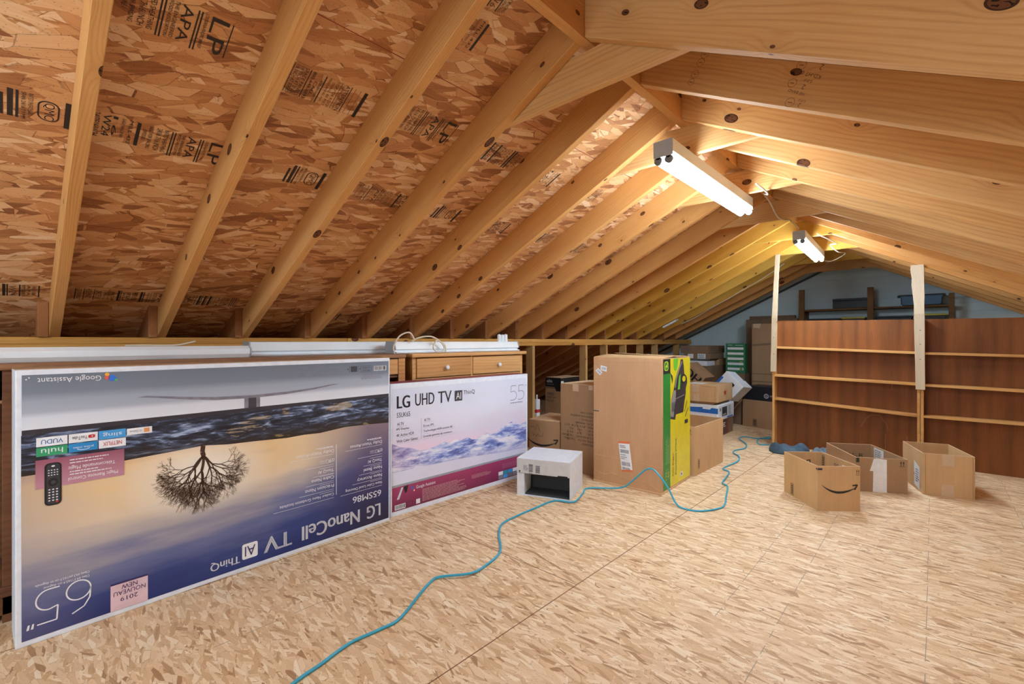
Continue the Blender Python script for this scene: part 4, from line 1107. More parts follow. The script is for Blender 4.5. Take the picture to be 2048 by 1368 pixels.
tB, wB, FB = open_box('open cardboard box with a torn white paper strip, middle of the three', (4.181, 0.459), (4.341, 0.179), 0.50, 0.243, M_CARD3)
d = Dec(*FB['front'])
d.poly([(0.105, 0.0), (0.193, 0.0), (0.193, 0.235), (0.140, 0.242), (0.110, 0.238), (0.098, 0.190), (0.086, 0.150), (0.108, 0.150)], M_WHITE, 1)
arrows(d, 0.270, 0.190, 0.036, 0.038); d.build('torn_paper_strip', tB)
d = Dec(*FB['inback']); gd = plain('green_black_print', (40, 60, 44), 0.5); d.text('476-R', 0.185, 0.150, wd=0.16, ht=0.036, mat=gd, l=0); d.build('printed_lettering', tB)
d = Dec(*FB['inright']); d.rect(0.06, 0.10, 0.20, 0.235, M_LABEL, 0); d.squig(0.07, 0.12, 0.19, 0.225, M_STAND, 7, 1, 4); d.build('paper_label', tB)
d = Dec(*FB['front']); d.rect(0.0, 0.208, 0.020, 0.240, gd, 1); d.build('tape_scrap', tB)

tC, wC, FC = open_box('open cardboard box taped at front, rightmost and beside the shelf back', (4.405, 0.100), (4.487, -0.166), 0.44, 0.292, M_CARD2)
d = Dec(*FC['front']); d.rect(0.104, 0.215, 0.170, 0.292, M_TAPE, 1); d.build('packing_tape', tC)
d = Dec(*FC['front']); d.rect(0.100, 0.0, 0.168, 0.086, M_TAPE, 1); d.build('packing_tape', tC)
d = Dec(*FC['front'])
for u in (0.014, 0.266): d.rect(u, 0.004, u + 0.0015, 0.288, M_CARD4, 1)
d.build('fold_line', tC)
d = Dec(*FC['left']); d.poly([(0.265, 0.030), (0.380, 0.012), (0.380, 0.175), (0.265, 0.205)], M_LABEL, 1); d.squig(0.30, 0.06, 0.37, 0.16, M_STAND, 6, 2, 2); d.rect(0.268, 0.10, 0.278, 0.115, M_BLACK, 2); d.build('paper_label', tC)
MB().box(0.11, 0.165, 0.0052, 0.010, 0.22, 0.294).build('inside_tape', M_TAPE, tC)

tD, wD, FD = open_box('open cardboard box standing right of the tall yellow and green carton', (3.752, 1.86), (3.745, 1.457), 0.62, 0.395, M_CARD2, None)
d = Dec(*FD['right']); barsym(d, 0.058, 0.05, 0.092, 0.125); d.build('printed_mark', tD)
d = Dec(*FD['front']); arrows(d, wD - 0.075, 0.33, 0.05, 0.045); d.poly([(wD - 0.12, 0.16), (wD - 0.045, 0.19), (wD - 0.055, 0.24), (wD - 0.10, 0.255)], M_BLACK, 1); d.build('printed_logo', tD)

# ---- closed cartons between the television box and the tall carton
tE, wE, FE = carton('cardboard_carton', 'closed upright carton with upside down shipping print beside the tall carton', (3.205, 2.392), (3.193, 2.044), 0.42, 0.726, M_CARD3)
MB().box(0.006, wE - 0.006, 0.006, 0.414, 0.726, 0.729).build('top_flap', M_CARDE, tE)
d = Dec(*FE['front'])
rows = ['MADE IN CHINA', 'INTERNATIONAL WAREHOUSE', 'CARTON NO. : 1', 'PO NO. : M4500386', 'MEAS. : 49.5 X 29 X 18   IN CT', 'G.W. :      35.2      KG', 'N.W. :      31.8      KG', 'COLOR: BLK BLACK      TUB STRONG', 'MODEL: ABZ CTN      TUB STRONG', 'MERCHANDISE']
for i, s in enumerate(rows):
    v = 0.500 - i * 0.0285
    ww = 0.0098 * len(s)
    d.text(s, 0.335 - ww / 2, v, wd=ww, ht=0.016, mat=plain('brown_ink', (70, 52, 44), 0.6), rot=180, l=0)
for k, s in enumerate(('3C', '34', '26')): d.text(s, 0.080, 0.33 - 0.032 * k, ht=0.018, mat=plain('brown_ink', (70, 52, 44), 0.6), rot=90, l=0)
d.line([(0.16, 0.42), (0.215, 0.32)], 0.003, M_INK, 0)
d.build('shipping_print', tE)
d = Dec(*FE['front']); d.rect(0.13, 0.67, 0.19, 0.726, M_TAPE, 0); d.build('packing_tape', tE)
d = Dec(*FE['front']); d.rect(0.29, 0.69, 0.33, 0.726, M_TAPE, 0); d.build('packing_tape', tE)
tG, wG, FG = carton('cardboard_carton', 'closed carton with a black curved arrow behind the small white carton', (3.14, 2.69), (3.205, 2.400), 0.42, 0.395, M_CARD3)
MB().box(0.004, wG - 0.004, 0.004, 0.416, 0.395, 0.398).build('top_flap', M_CARDE, tG)
d = Dec(*FG['front']); smile(d, -0.02, 0.285, 0.165, 0.235)
pen = M_INK
d.line([(0.02, 0.335), (0.055, 0.333)], 0.003, pen, 1); d.line([(0.06, 0.30), (0.075, 0.345), (0.088, 0.352), (0.10, 0.335), (0.105, 0.30)], 0.002, pen, 1)
d.line([(0.035, 0.29), (0.045, 0.255), (0.06, 0.275), (0.075, 0.25), (0.09, 0.275), (0.105, 0.252), (0.135, 0.26), (0.140, 0.29)], 0.0022, pen, 1)
d.build('printed_logo', tG)
tH, wH, FH = carton('vacuum_cleaner_carton', 'carton with a black printed top band, behind the knee wall studs', (4.35, 3.47), (4.35, 3.24), 0.42, 0.655, M_CARD3)
MB().box(0.008, wH - 0.008, 0.008, 0.412, 0.655, 0.658).build('top_flap', M_CARDE, tH)
d = Dec(*FH['front']); d.rect(0, 0.545, wH, 0.655, M_BLACK, 0); d.poly([(0.14, 0.545), (0.16, 0.50), (0.225, 0.50), (0.225, 0.545)], M_BLACK, 0); d.rect(0, 0.530, wH, 0.536, M_BLACK, 0)
d.text('elis', 0.065, 0.615, wd=0.08, ht=0.036, mat=M_LABEL, l=1); d.squig(0.03, 0.572, 0.14, 0.585, M_STAND, 1, 1, 3)
d.text('EXEO', 0.075, 0.465, wd=0.10, ht=0.030, mat=M_DGREY, l=1); d.text('Deep Clean', 0.095, 0.425, wd=0.14, ht=0.026, mat=M_BLACK, l=1); d.text('PRO 2X', 0.075, 0.385, wd=0.10, ht=0.026, mat=M_DGREY, l=1)
d.build('printed_band', tH)
d = Dec(*FH['right']); d.rect(0, 0.545, 0.42, 0.655, M_BLACK, 0); d.rect(0.0, 0.44, 0.05, 0.62, M_LABEL, 1); d.rect(0.01, 0.46, 0.04, 0.60, tl, 2); d.build('printed_side', tH)
tb = thing('spray_bottle', 'white bottle with a red band behind the studs, right of the mountain carton', 'bottle', (4.13, 3.42, 0))
MB().box(-0.035, 0.035, -0.025, 0.025, 0, 0.42).build('bottle_body', M_WBOX, tb, bevel=0.012)
MB().box(-0.036, 0.036, -0.026, 0.026, 0.26, 0.31).build('red_band', cr_, tb, bevel=0.01)
MB().tube([(0, 0, 0.42), (0, 0, 0.47)], 0.010, 10).build('cap', M_LABEL, tb)

# ------------------------------------------------------------------ cabinets against the knee wall
t = thing('old_cabinet', 'long dark wooden cabinet with open front behind the large television carton', 'cabinet', (-0.60, 2.66, 0))
Wc, Dc = 2.42, 0.38
MB().box(-0.02, Wc, -0.02, Dc, 0.974, 1.0).build('cabinet_top', M_DRESST, t, bevel=0.006)
for x in (0, 0.60 - 0.01, 1.62, Wc - 0.05): MB().box(x, x + 0.03, 0.0, Dc, 0.0, 0.974).build('side_panel', M_DRESSD, t, bevel=0.002)
MB().box(0.03, Wc - 0.02, Dc - 0.012, Dc, 0.0, 0.974).build('back_panel', M_DRESSD, t)
MB().box(0.03, Wc - 0.03, 0.01, Dc - 0.012, 0.845, 0.858).build('drawer_rail', M_DRESST, t)
for x0, x1 in ((0.035, 0.585), (0.625, 1.615), (1.655, 2.365)):
    MB().box(x0, x1, -0.004, 0.018, 0.866, 0.968).build('drawer', M_DRESSD if x0 < 1.2 else M_DRESS, t, bevel=0.003)
MB().box(0.03, Wc - 0.03, -0.01, Dc - 0.012, 0.10, 0.14).build('bottom_shelf', M_DRESSD, t, bevel=0.004)
MB().box(0.03, Wc - 0.03, 0.0, 0.02, 0.03, 0.10).build('plinth', M_DRESSD, t, bevel=0.002)
MB().box(Wc - 0.052, Wc - 0.0, -0.006, 0.0, 0.80, 0.974).build('face_stile', M_DRESS, t, bevel=0.002)

t = thing('dresser', 'light wooden dresser with two small drawers and white knobs above the mountain carton', 'dresser', (1.895, 2.68, 0))
Wd = 1.12
MB().box(-0.02, Wd + 0.05, -0.03, 0.36, 0.972, 1.0).build('dresser_top', M_DRESS, t, bevel=0.008, seg=3)
MB().box(0.0, 0.03, 0.0, 0.35, 0.0, 0.972).build('side_panel', M_DRESS, t, bevel=0.002)
MB().box(Wd - 0.005, Wd + 0.025, 0.0, 0.35, 0.0, 0.972).build('side_panel', M_DRESS, t, bevel=0.002)
MB().box(0.03, Wd - 0.005, 0.33, 0.35, 0.0, 0.972).build('back_panel', M_DRESSD, t)
MB().box(0.03, Wd - 0.005, 0.0, 0.33, 0.795, 0.822).build('front_rail', M_DRESS, t, bevel=0.002)
MB().box(0.03, Wd - 0.005, 0.004, 0.02, 0.03, 0.79).build('lower_front', M_DRESS, t, bevel=0.002)
MB().box(0.545, 0.560, 0.0, 0.33, 0.822, 0.972).build('drawer_divider', M_DRESS, t)
for x0, x1 in ((0.036, 0.542), (0.563, Wd - 0.010)):
    dr_ = MB().box(x0, x1, -0.006, 0.014, 0.828, 0.966).build('drawer', M_DRESS, t, bevel=0.004)
    kx = (x0 + x1) / 2
    m = MB().lathe([(0.006, 0.0), (0.007, 0.010), (0.014, 0.016), (0.017, 0.024), (0.013, 0.031), (0.004, 0.033)], 0, 0, 20)
    m.v = [(kx + x, -0.006 - z, 0.895 + y) for x, y, z in m.v]
    m.build('knob', M_WHITE, dr_, smooth=True)

# loose fluorescent fixtures lying on the furniture
def loose_fix(label, x0, L, y, z, prof, wings=True):
    t = thing('loose_shop_light', label, 'light fixture', (x0, y, z), 0.0, 'unlit fixtures lying on the cabinets')
    MB().extr(prof, 0, L).build('reflector', M_FIX, t, bevel=0.0025)
    n = len(prof); cx = sum(p[0] for p in prof) / n; cz = sum(p[1] for p in prof) / n
    sc = [(cx + (a - cx) * 1.04, cz + (b - cz) * 1.04) for a, b in prof]
    zmin = min(b for a, b in sc); sc = [(a, b - zmin) for a, b in sc]
    for xa in (-0.006, L): MB().extr(sc, xa, xa + 0.006).build('end_cap', M_FIXG, t, bevel=0.001)
    if wings:
        MB().box(0.01, L - 0.01, min(p[0] for p in prof) - 0.004, min(p[0] for p in prof) + 0.001, 0.004, 0.010).build('lip', M_WHITE, t)
    return t
PR = [(-0.072, 0.0), (0.072, 0.0), (0.072, 0.010), (0.050, 0.012), (0.050, 0.024), (0.066, 0.028), (0.048, 0.080), (-0.048, 0.080), (-0.066, 0.028), (-0.050, 0.024), (-0.050, 0.012), (-0.072, 0.010)]
LFA = loose_fix('white unlit fixture with rounded cover, at the left edge', -0.32, 1.205, 2.80, 1.0, [(-0.07, 0.0), (0.07, 0.0), (0.085, 0.02), (0.085, 0.045), (0.075, 0.060), (-0.060, 0.062), (-0.085, 0.045), (-0.085, 0.02)], False)
loose_fix('white unlit fixture, middle of the three behind the large television carton', 0.945, 1.20, 2.955, 1.0, [(a, b * 1.02) for a, b in PR])
LFC = loose_fix('white unlit fixture, lying on the two-drawer dresser', 1.785, 1.24, 2.775, 1.001, [(a, b) for a, b in PR])
wire('power_cord', [(1.74, 2.66, 1.003), (1.76, 2.70, 1.05), (1.80, 2.69, 1.12), (1.87, 2.68, 1.145), (1.91, 2.68, 1.10), (1.90, 2.69, 1.085), (1.95, 2.68, 1.11), (2.05, 2.67, 1.118), (2.13, 2.665, 1.08), (2.16, 2.66, 1.03), (2.10, 2.655, 1.006), (2.06, 2.66, 1.04), (2.10, 2.67, 1.09), (2.16, 2.66, 1.06), (2.17, 2.655, 1.008)], 0.0055, M_CABLE, None, parent=LFC)
wire('power_cord', [(0.38, 2.83, 1.066), (0.44, 2.82, 1.067), (0.50, 2.80, 1.066), (0.58, 2.80, 1.068), (0.66, 2.82, 1.086)], 0.004, M_CABLE, None, parent=LFA)
for k, (x, h) in enumerate(((2.865, 0.058), (2.905, 0.056), (2.945, 0.060))):
    t = thing('starter_can', ['small white canister, left of the three on the fixture', 'small white canister, middle of the three on the fixture', 'small white canister, right of the three on the fixture'][k], 'canister', (x, 2.79, 1.080), 0, 'small canisters on the fixture')
    MB().lathe([(0.0165, 0.0), (0.0165, h), (0.012, h + 0.004)], 0, 0, 18).build('can', M_FIX, t, smooth=False)
    MB().lathe([(0.004, h + 0.004), (0.003, h + 0.010)], 0, 0, 8).build('pin', M_FIXG, t)

# ------------------------------------------------------------------ stained shelf units turned across the attic
XF, XK = 5.345, 5.455
def unit(name, label, ya, yb, top_a, top_b, shelves, sides):
    """shelf unit between y = ya (left) and yb (right); origin at its left front foot, local x to the right"""
    t = thing(name, label, 'shelf unit', (XF, ya, 0), math.radians(-90), 'stained shelf units')
    W = ya - yb; D = XK - XF
    # back panel in one sheet with slightly sloping top
    MB().extr([(0.012, 0.0), (W - 0.012, 0.0), (W - 0.012, top_b), (0.012, top_a)], D, D + 0.006, 'y').build('back_panel', M_PLY, t)
    for x0, x1 in sides:
        tz = top_a + (top_b - top_a) * (x0 / W)
        MB().box(x0, x1, 0.0, D, 0.0, tz).build('side_panel', M_EDGE if True else M_PLY, t, bevel=0.0015, seg=1)
    for za, zb in shelves:
        x0, x1 = 0.020, W - 0.020
        MB().add([(x0, 0, za - 0.020), (x1, 0, zb - 0.020), (x1, D, zb - 0.020), (x0, D, za - 0.020), (x0, 0, za), (x1, 0, zb), (x1, D, zb), (x0, D, za)],
                 [(0, 3, 2, 1), (4, 5, 6, 7), (0, 1, 5, 4), (1, 2, 6, 5), (2, 3, 7, 6), (3, 0, 4, 7)]).build('shelf', M_EDGE, t, bevel=0.001, seg=1)
    return t, W, D
tu, WU, DU = unit('shelf_unit', 'stained plywood shelf unit, left one of the two behind the open boxes', 1.285, 0.139, 1.295, 1.277, [(0.503, 0.446), (0.742, 0.720), (1.030, 0.992)], [(0.0, 0.020), (1.126, 1.146)])
tv, WV, DV_ = unit('shelf_unit', 'stained plywood shelf unit, right one cut by the photo edge', 0.136, -0.72, 1.277, 1.272, [(0.446, 0.450), (0.716, 0.702), (0.990, 0.974)], [(0.0, 0.020), (0.836, 0.856)])
d = Dec((0, DU, 0), (1, 0, 0), (0, 0, 1), (0, -1, 0))
sc_ = plain('scratch_pale', (168, 120, 82), 0.6)
d.line([(0.72, 0.28), (0.76, 0.36), (0.80, 0.40), (0.86, 0.40), (0.91, 0.33), (0.925, 0.27)], 0.002, sc_, 0)
d.line([(0.90, 0.02), (0.905, 0.235)], 0.002, sc_, 0); d.line([(1.055, 0.05), (1.055, 0.24)], 0.0025, sc_, 0); d.line([(0.95, 0.64), (0.95, 0.69)], 0.002, sc_, 0)
d.build('scratch', tu)

def batten(label, pts, thick, X_bot, X_top, mat):
    t = MB()
    zs = [p[2] for p in pts]; z0, z1 = min(zs), max(zs)
    V = []
    for (ya, yb, z) in pts:
        x = X_bot + (X_top - X_bot) * max(0.0, (z - 1.32) / (z1 - 1.32))
        V += [(x, ya, z), (x, yb, z), (x + thick, yb, z), (x + thick, ya, z)]
    F = [(0, 1, 2, 3), tuple(len(V) - 4 + k for k in (3, 2, 1, 0))]
    for i in range(len(pts) - 1):
        a = i * 4; b = a + 4
        for k in range(4): F.append((a + k, b + k, b + (k + 1) % 4, a + (k + 1) % 4))
    # length on local x for the grain
    V = [(z - z0, -(y - pts[0][0]), x - X_bot) for x, y, z in V]
    o = MB().add(V, F).build('batten', mat, bevel=0.0015, seg=1)
    o.matrix_world = Matrix(((0, 0, 1, X_bot), (0, -1, 0, pts[0][0]), (1, 0, 0, z0), (0, 0, 0, 1)))
    return tag(o, label, 'board')
b1 = batten('pale rough vertical batten from the left shelf unit up to a rafter', [(1.297, 1.246, 0.772), (1.290, 1.240, 1.1), (1.285, 1.236, 1.32), (1.278, 1.236, 1.7), (1.270, 1.230, 1.98)], 0.018, 5.324, 5.399, M_POST)
b2 = batten('pale wavy-edged vertical board between the two stained shelf units', [(0.168, 0.106, 0.668), (0.173, 0.108, 0.95), (0.178, 0.108, 1.2), (0.179, 0.110, 1.32), (0.180, 0.112, 1.40), (0.186, 0.110, 1.47), (0.196, 0.113, 1.56), (0.196, 0.114, 1.64), (0.205, 0.115, 1.70), (0.205, 0.116, 1.752)], 0.018, 5.324, 5.399, wood('pale_board', (222, 206, 182), (208, 190, 164), (180, 160, 132), 0.6, knots=False))
for o, zs in ((b1, (0.85, 1.02)), (b2, (0.93, 1.06, 1.18))):
    m = MB()
    for z in zs:
        m.tube([(z - 0.67, 0.03, -0.0015), (z - 0.67, 0.03, 0.0008)], 0.004, 8)
    m.build('nail_head', M_DGREY, o)

# ---- cloths on the floor
def cloth(label, x, y, rz, w_, dpt, h, rgb, rib=False, seed=1):
    R = random.Random(seed); nx, ny = 28, 16
    V = []
    ph = [R.uniform(0, 6) for _ in range(6)]
    def H(u, v):
        s = 0.55 + 0.25 * math.sin(5 * u + ph[0]) * math.cos(4 * v + ph[1]) + 0.12 * math.sin(13 * u + 7 * v + ph[2])
        if rib: s += 0.10 * math.sin(60 * u)
        e = min(1, 6 * u, 6 * (1 - u), 5 * v, 5 * (1 - v)); return max(0.006, h * s * (0.25 + 0.75 * math.sqrt(max(e, 0))))
    for j in range(ny + 1):
        for i in range(nx + 1):
            u, v = i / nx, j / ny
            wob = 0.02 * math.sin(7 * v + ph[3]); wob2 = 0.02 * math.sin(6 * u + ph[4])
            V.append((u * w_ + wob, v * dpt + wob2, H(u, v)))
    n = len(V); V += [(a, b, 0.001) for a, b, c in V]
    F = []
    for j in range(ny):
        for i in range(nx):
            a = j * (nx + 1) + i; q = (a, a + 1, a + nx + 2, a + nx + 1)
            F.append(q); F.append(tuple(n + k for k in reversed(q)))
    per = [i for i in range(nx + 1)] + [j * (nx + 1) + nx for j in range(1, ny + 1)] + [ny * (nx + 1) + i for i in range(nx - 1, -1, -1)] + [j * (nx + 1) for j in range(ny - 1, 0, -1)]
    for k in range(len(per)):
        a, b = per[k], per[(k + 1) % len(per)]; F.append((a, b, n + b, n + a))
    o = MB().add(V, F).build('folded_cloth', plain('cloth_%d' % seed, rgb, 0.9, var=0.3, nscale=18), smooth=True, loc=(x, y, 0.0), rot=(0, 0, rz))
    return tag(o, label, 'cloth')
cloth('dark blue folded cloth on the floor by the foot of the left shelf unit', 5.03, 1.23, math.radians(-82), 0.30, 0.24, 0.115, (66, 88, 104), False, 1)
cloth('grey blue ribbed cloth on the floor before the left shelf unit', 5.02, 0.90, math.radians(-88), 0.26, 0.27, 0.115, (104, 120, 134), True, 2)
cloth('dark blue cloth peeking out between the middle and right open boxes', 5.02, 0.42, math.radians(-88), 0.20, 0.25, 0.115, (70, 90, 106), False, 3)

# ---- blue extension cord
CP = [(0.45, 1.45, 0), (0.622, 1.509, 0), (0.712, 1.528, 0), (0.835, 1.558, 0), (0.951, 1.55, 0), (1.041, 1.554, 0), (1.202, 1.643, 0), (1.295, 1.689, 0), (1.344, 1.687, 0.004), (1.453, 1.603, 0.008), (1.559, 1.613, 0.002), (1.718, 1.667, 0), (1.873, 1.826, 0), (1.989, 1.909, 0.003), (2.148, 1.933, 0), (2.32, 1.936, 0), (2.515, 1.930, 0.0), (2.573, 1.813, 0.004), (2.758, 1.866, 0.002), (2.897, 1.911, 0),
      (3.0, 1.707, 0.022), (3.0, 1.619, 0.083), (3.0, 1.531, 0.170), (3.0, 1.487, 0.200), (3.0, 1.439, 0.195), (3.0, 1.351, 0.105), (3.0, 1.299, 0.017), (2.967, 1.235, 0), (2.99, 1.131, 0), (3.131, 1.056, 0), (3.25, 1.064, 0), (3.389, 1.103, 0), (3.628, 1.17, 0), (3.691, 1.227, 0.004), (3.843, 1.251, 0.006), (4.049, 1.294, 0), (4.125, 1.367, 0), (4.433, 1.345, 0.004), (4.633, 1.392, 0.004), (4.761, 1.481, 0), (4.879, 1.503, 0), (5.037, 1.457, 0.004), (5.238, 1.505, 0.006), (5.505, 1.654, 0), (5.636, 1.63, 0.004), (5.644, 1.504, 0), (5.80, 1.42, 0.004), (5.672, 1.396, 0.008), (5.662, 1.483, 0.004), (5.473, 1.463, 0.0), (5.337, 1.398, 0), (5.374, 1.322, 0.004)]
ce = wire('extension_cord', [(a, b, c + 0.0062) for a, b, c in CP], 0.0058, M_CORD, 'blue extension cord snaking over the floor past the tall carton', 'cord')
# wavy ties along the cord's far part
# ------------------------------------------------------------------ heap of boxes at the back left
def heap(name, label, x, y1, y0, z, dx, h, mat, bev=0.004, cat='box'):
    """axis aligned carton: near face at x, from y1 (left) to y0 (right)"""
    t = thing(name, label, cat, (x, y1, z), math.radians(-90), 'boxes heaped at the back left')
    MB().box(0, y1 - y0, 0, dx, 0, h).build('box_body', mat, t, bevel=bev)
    return t, faces(y1 - y0, dx, h)
G = 'boxes heaped at the back left'
t, Fh = heap('cardboard_carton', 'dark red and brown carton at the bottom of the starred carton stack', 5.50, 2.30, 1.86, 0.0, 0.46, 0.176, M_CARD4)
d = Dec(*Fh['right']); d.rect(0.0, 0.0, 0.30, 0.17, plain('dark_carton_print', (84, 62, 52), 0.6), 0); d.rect(0.24, 0.0, 0.30, 0.17, plain('carton_red', (130, 44, 40), 0.5), 1); d.squig(0.03, 0.09, 0.2, 0.15, M_LABEL, 3, 1, 4); d.build('printed_side', t)
t, Fh = heap('printer_carton', 'white and blue printer carton under the starred carton', 5.42, 2.32, 1.85, 0.177, 0.55, 0.183, M_WBOX, 0.012)
bl = plain('carton_blue', (36, 104, 190), 0.4)
d = Dec(*Fh['front']); d.poly([(0.05, 0.09), (0.10, 0.14), (0.30, 0.150), (0.30, 0.132), (0.38, 0.128), (0.40, 0.150), (0.47, 0.146), (0.47, 0.085)], bl, 0); d.build('blue_print', t)
d = Dec(*Fh['right']); d.rect(0.13, 0.045, 0.30, 0.150, M_DGREY, 0); d.rect(0.05, 0.11, 0.10, 0.145, M_STAND, 0); d.rect(0.16, 0.075, 0.26, 0.12, M_BLACK, 1); d.text('HP', 0.21, 0.062, wd=0.10, ht=0.022, mat=M_WHITE, l=1)
d.squig(0.34, 0.04, 0.45, 0.16, M_STAND, 7, 0, 3); d.rect(0.30, 0.012, 0.50, 0.030, bl, 0); d.build('printed_picture', t)
t, Fh = heap('flattened_carton', 'crushed brown carton between the starred carton and printer carton', 5.44, 2.28, 1.90, 0.361, 0.45, 0.028, M_CARD3, 0.008)
t, Fh = heap('starred_carton', 'tan taped carton with a red star on its side', 5.41, 2.26, 1.85, 0.390, 0.50, 0.192, M_CARD2)
d = Dec(*Fh['front']); d.rect(0.135, 0.0, 0.205, 0.085, M_TAPE, 0); d.rect(0.125, 0.108, 0.200, 0.192, M_TAPE, 0); d.line([(0.380, 0.01), (0.380, 0.185)], 0.003, M_CARD4, 0); d.line([(0.225, 0.182), (0.385, 0.172)], 0.003, M_CARD4, 0); d.build('packing_tape', t)
d = Dec(*Fh['top']); d.rect(0.03, 0.10, 0.20, 0.30, M_LABEL, 0); d.line([(0.0, 0.08), (0.20, 0.06), (0.41, 0.02)], 0.004, M_CARD4, 0); d.build('paper_label', t)
d = Dec(*Fh['right']); rs = plain('star_red', (176, 50, 34), 0.5)
d.poly([(0.24 + (0.052 if k % 2 == 0 else 0.020) * math.sin(k * math.pi / 5) * 1.35, 0.100 + (0.045 if k % 2 == 0 else 0.017) * math.cos(k * math.pi / 5)) for k in range(10)], rs, 0); d.build('red_star', t)
# supports hidden for the most part
heap('cardboard_carton', 'brown carton low in the heap under the tipped lettered carton', 6.02, 2.62, 2.25, 0.0, 0.42, 0.412, M_CARD4)
heap('cardboard_carton', 'brown carton low in the heap under the tipped white file box', 6.02, 2.24, 1.99, 0.0, 0.38, 0.345, M_CARD4)
# tipped carton with big letters
t = thing('tipped_carton', 'tipped brown carton with big black upside down letters', 'box', (6.10, 2.445, 0.640), 0, G, rot=(0, math.radians(39), math.radians(-92)))
MB().box(0, 0.30, 0, 0.30, -0.25, 0.0).build('box_body', M_CARD3, t, bevel=0.003)
d = Dec((0, 0, -0.25), (1, 0, 0), (0, 0, 1), (0, -1, 0)); 
for k in (0, 0.004, 0.008, 0.012): d.text('HO', 0.145 + k, 0.155, wd=0.235, ht=0.115, mat=M_BLACK, rot=180, l=0)
d.build('big_lettering', t)
t.location = (6.10, 2.465, 0.800)
# tipped white file box
t = thing('file_box', 'tipped white and blue file storage box with dark hand hole', 'box', (6.06, 1.965, 0.715), 0, G, rot=(math.radians(-8), math.radians(41), math.radians(-104)))
MB().box(0, 0.28, 0.0, 0.22, -0.235, 0.0).build('box_body', M_WBOX, t, bevel=0.004)
MB().box(0.165, 0.286, -0.006, 0.226, -0.241, 0.006).build('lid', M_WBOX, t, bevel=0.003)
d = Dec((0, 0, -0.235), (1, 0, 0), (0, 0, 1), (0, -1, 0))
d.rect(0.0, 0.0, 0.165, 0.035, bl, 0); d.rect(0.0, 0.0, 0.030, 0.150, bl, 0); d.build('blue_band', t)
d = Dec((0, -0.006, -0.235), (1, 0, 0), (0, 0, 1), (0, -1, 0))
d.rrect(0.150, 0.150, 0.200, 0.185, 0.008, M_BLACK, 8); d.rect(0.20, 0.07, 0.215, 0.09, M_STAND, 1); d.build('hand_hole', t)
# brown carton with black carton on top
t, wq, Fq = carton('cardboard_carton', 'big plain brown carton under the black carton, left of the shelf unit', (6.412, 1.885), (6.30, 1.40), 0.42, 0.340, M_CARD3, group=G)
d = Dec(*Fq['front']); barsym(d, 0.135, 0.02, 0.185, 0.105); d.build('printed_mark', t)
t, wq, Fq = carton('black_carton', 'black carton with small white logo on the big brown carton', (6.43, 1.865), (6.32, 1.40), 0.34, 0.172, plain('carton_black', (22, 26, 34), 0.45), z=0.3405, group=G)
d = Dec(*Fq['front'])
hx = [(0.275 + 0.028 * math.cos(math.radians(30 + 60 * k)), 0.062 + 0.028 * math.sin(math.radians(30 + 60 * k))) for k in range(7)]
d.line(hx, 0.006, M_WHITE, 0); d.text('G', 0.275, 0.062, ht=0.026, mat=M_WHITE, l=0); d.text('NOBLECHAIRS', 0.385, 0.066, wd=0.135, ht=0.018, mat=M_WHITE, l=0); d.squig(0.32, 0.045, 0.38, 0.050, M_STAND, 1, 0, 2)
d.build('white_logo', t)
t, wq, Fq = carton('cardboard_carton', 'narrow brown carton with diagonal tape left of the big plain carton', (6.475, 2.045), (6.465, 1.915), 0.20, 0.375, M_CARD4, group=G)
d = Dec(*Fq['front']); d.line([(0.03, 0.19), (0.14, 0.33)], 0.012, M_TAPE, 0); d.build('packing_tape', t)
# tall flat cartons by the end wall
t, Fh = heap('tall_carton', 'tall narrow taped carton leaning group, front one by the end wall', 7.10, 1.965, 1.50, 0.0, 0.20, 1.325, M_CARD3)
d = Dec(*Fh['front']); d.poly([(0.0, 1.01), (0.24, 1.03), (0.24, 1.06), (0.0, 1.04)], M_CARD4, 0); d.rect(0.0, 0.62, 0.30, 0.635, M_CARD4, 0); d.rect(0.0, 0.51, 0.30, 0.53, M_CARD4, 0); d.poly([(0.02, 1.325), (0.12, 1.325), (0.10, 1.26), (0.02, 1.27)], M_TAPE, 0); d.build('packing_tape', t)
heap('tall_carton', 'dark tall flat carton, middle one by the end wall', 7.36, 2.115, 1.46, 0.0, 0.10, 1.398, M_CARD4)
heap('tall_carton', 'tallest dull flat carton, rear one against the end wall', 7.52, 2.115, 1.52, 0.0, 0.08, 1.450, M_CARD4)
# green panelled carton on a brown one
heap('cardboard_carton', 'brown carton under the green panelled box', 7.00, 2.27, 2.03, 0.0, 0.25, 0.628, M_CARD4)
t, Fh = heap('green_panel_box', 'green box with five white slots standing by the end wall', 7.00, 2.283, 2.025, 0.629, 0.12, 0.420, plain('box_green', (44, 118, 78), 0.5))
d = Dec(*Fh['front'])
for k in range(5): d.rect(0.026, 0.045 + 0.072 * k, 0.238, 0.078 + 0.072 * k, M_LABEL, 0); d.squig(0.12, 0.083 + 0.072 * k, 0.235, 0.090 + 0.072 * k, M_INK, 1, 0, k)
d.squig(0.03, 0.395, 0.10, 0.405, M_LABEL, 1, 0, 9); d.squig(0.13, 0.392, 0.235, 0.402, M_LABEL, 1, 0, 8); d.rect(0.19, 0.158, 0.225, 0.166, G_Y, 0); d.ell(0.207, 0.060, 0.02, 0.018, plain('badge_olive', (120, 140, 70), 0.5), 1)
d.build('white_slots', t)
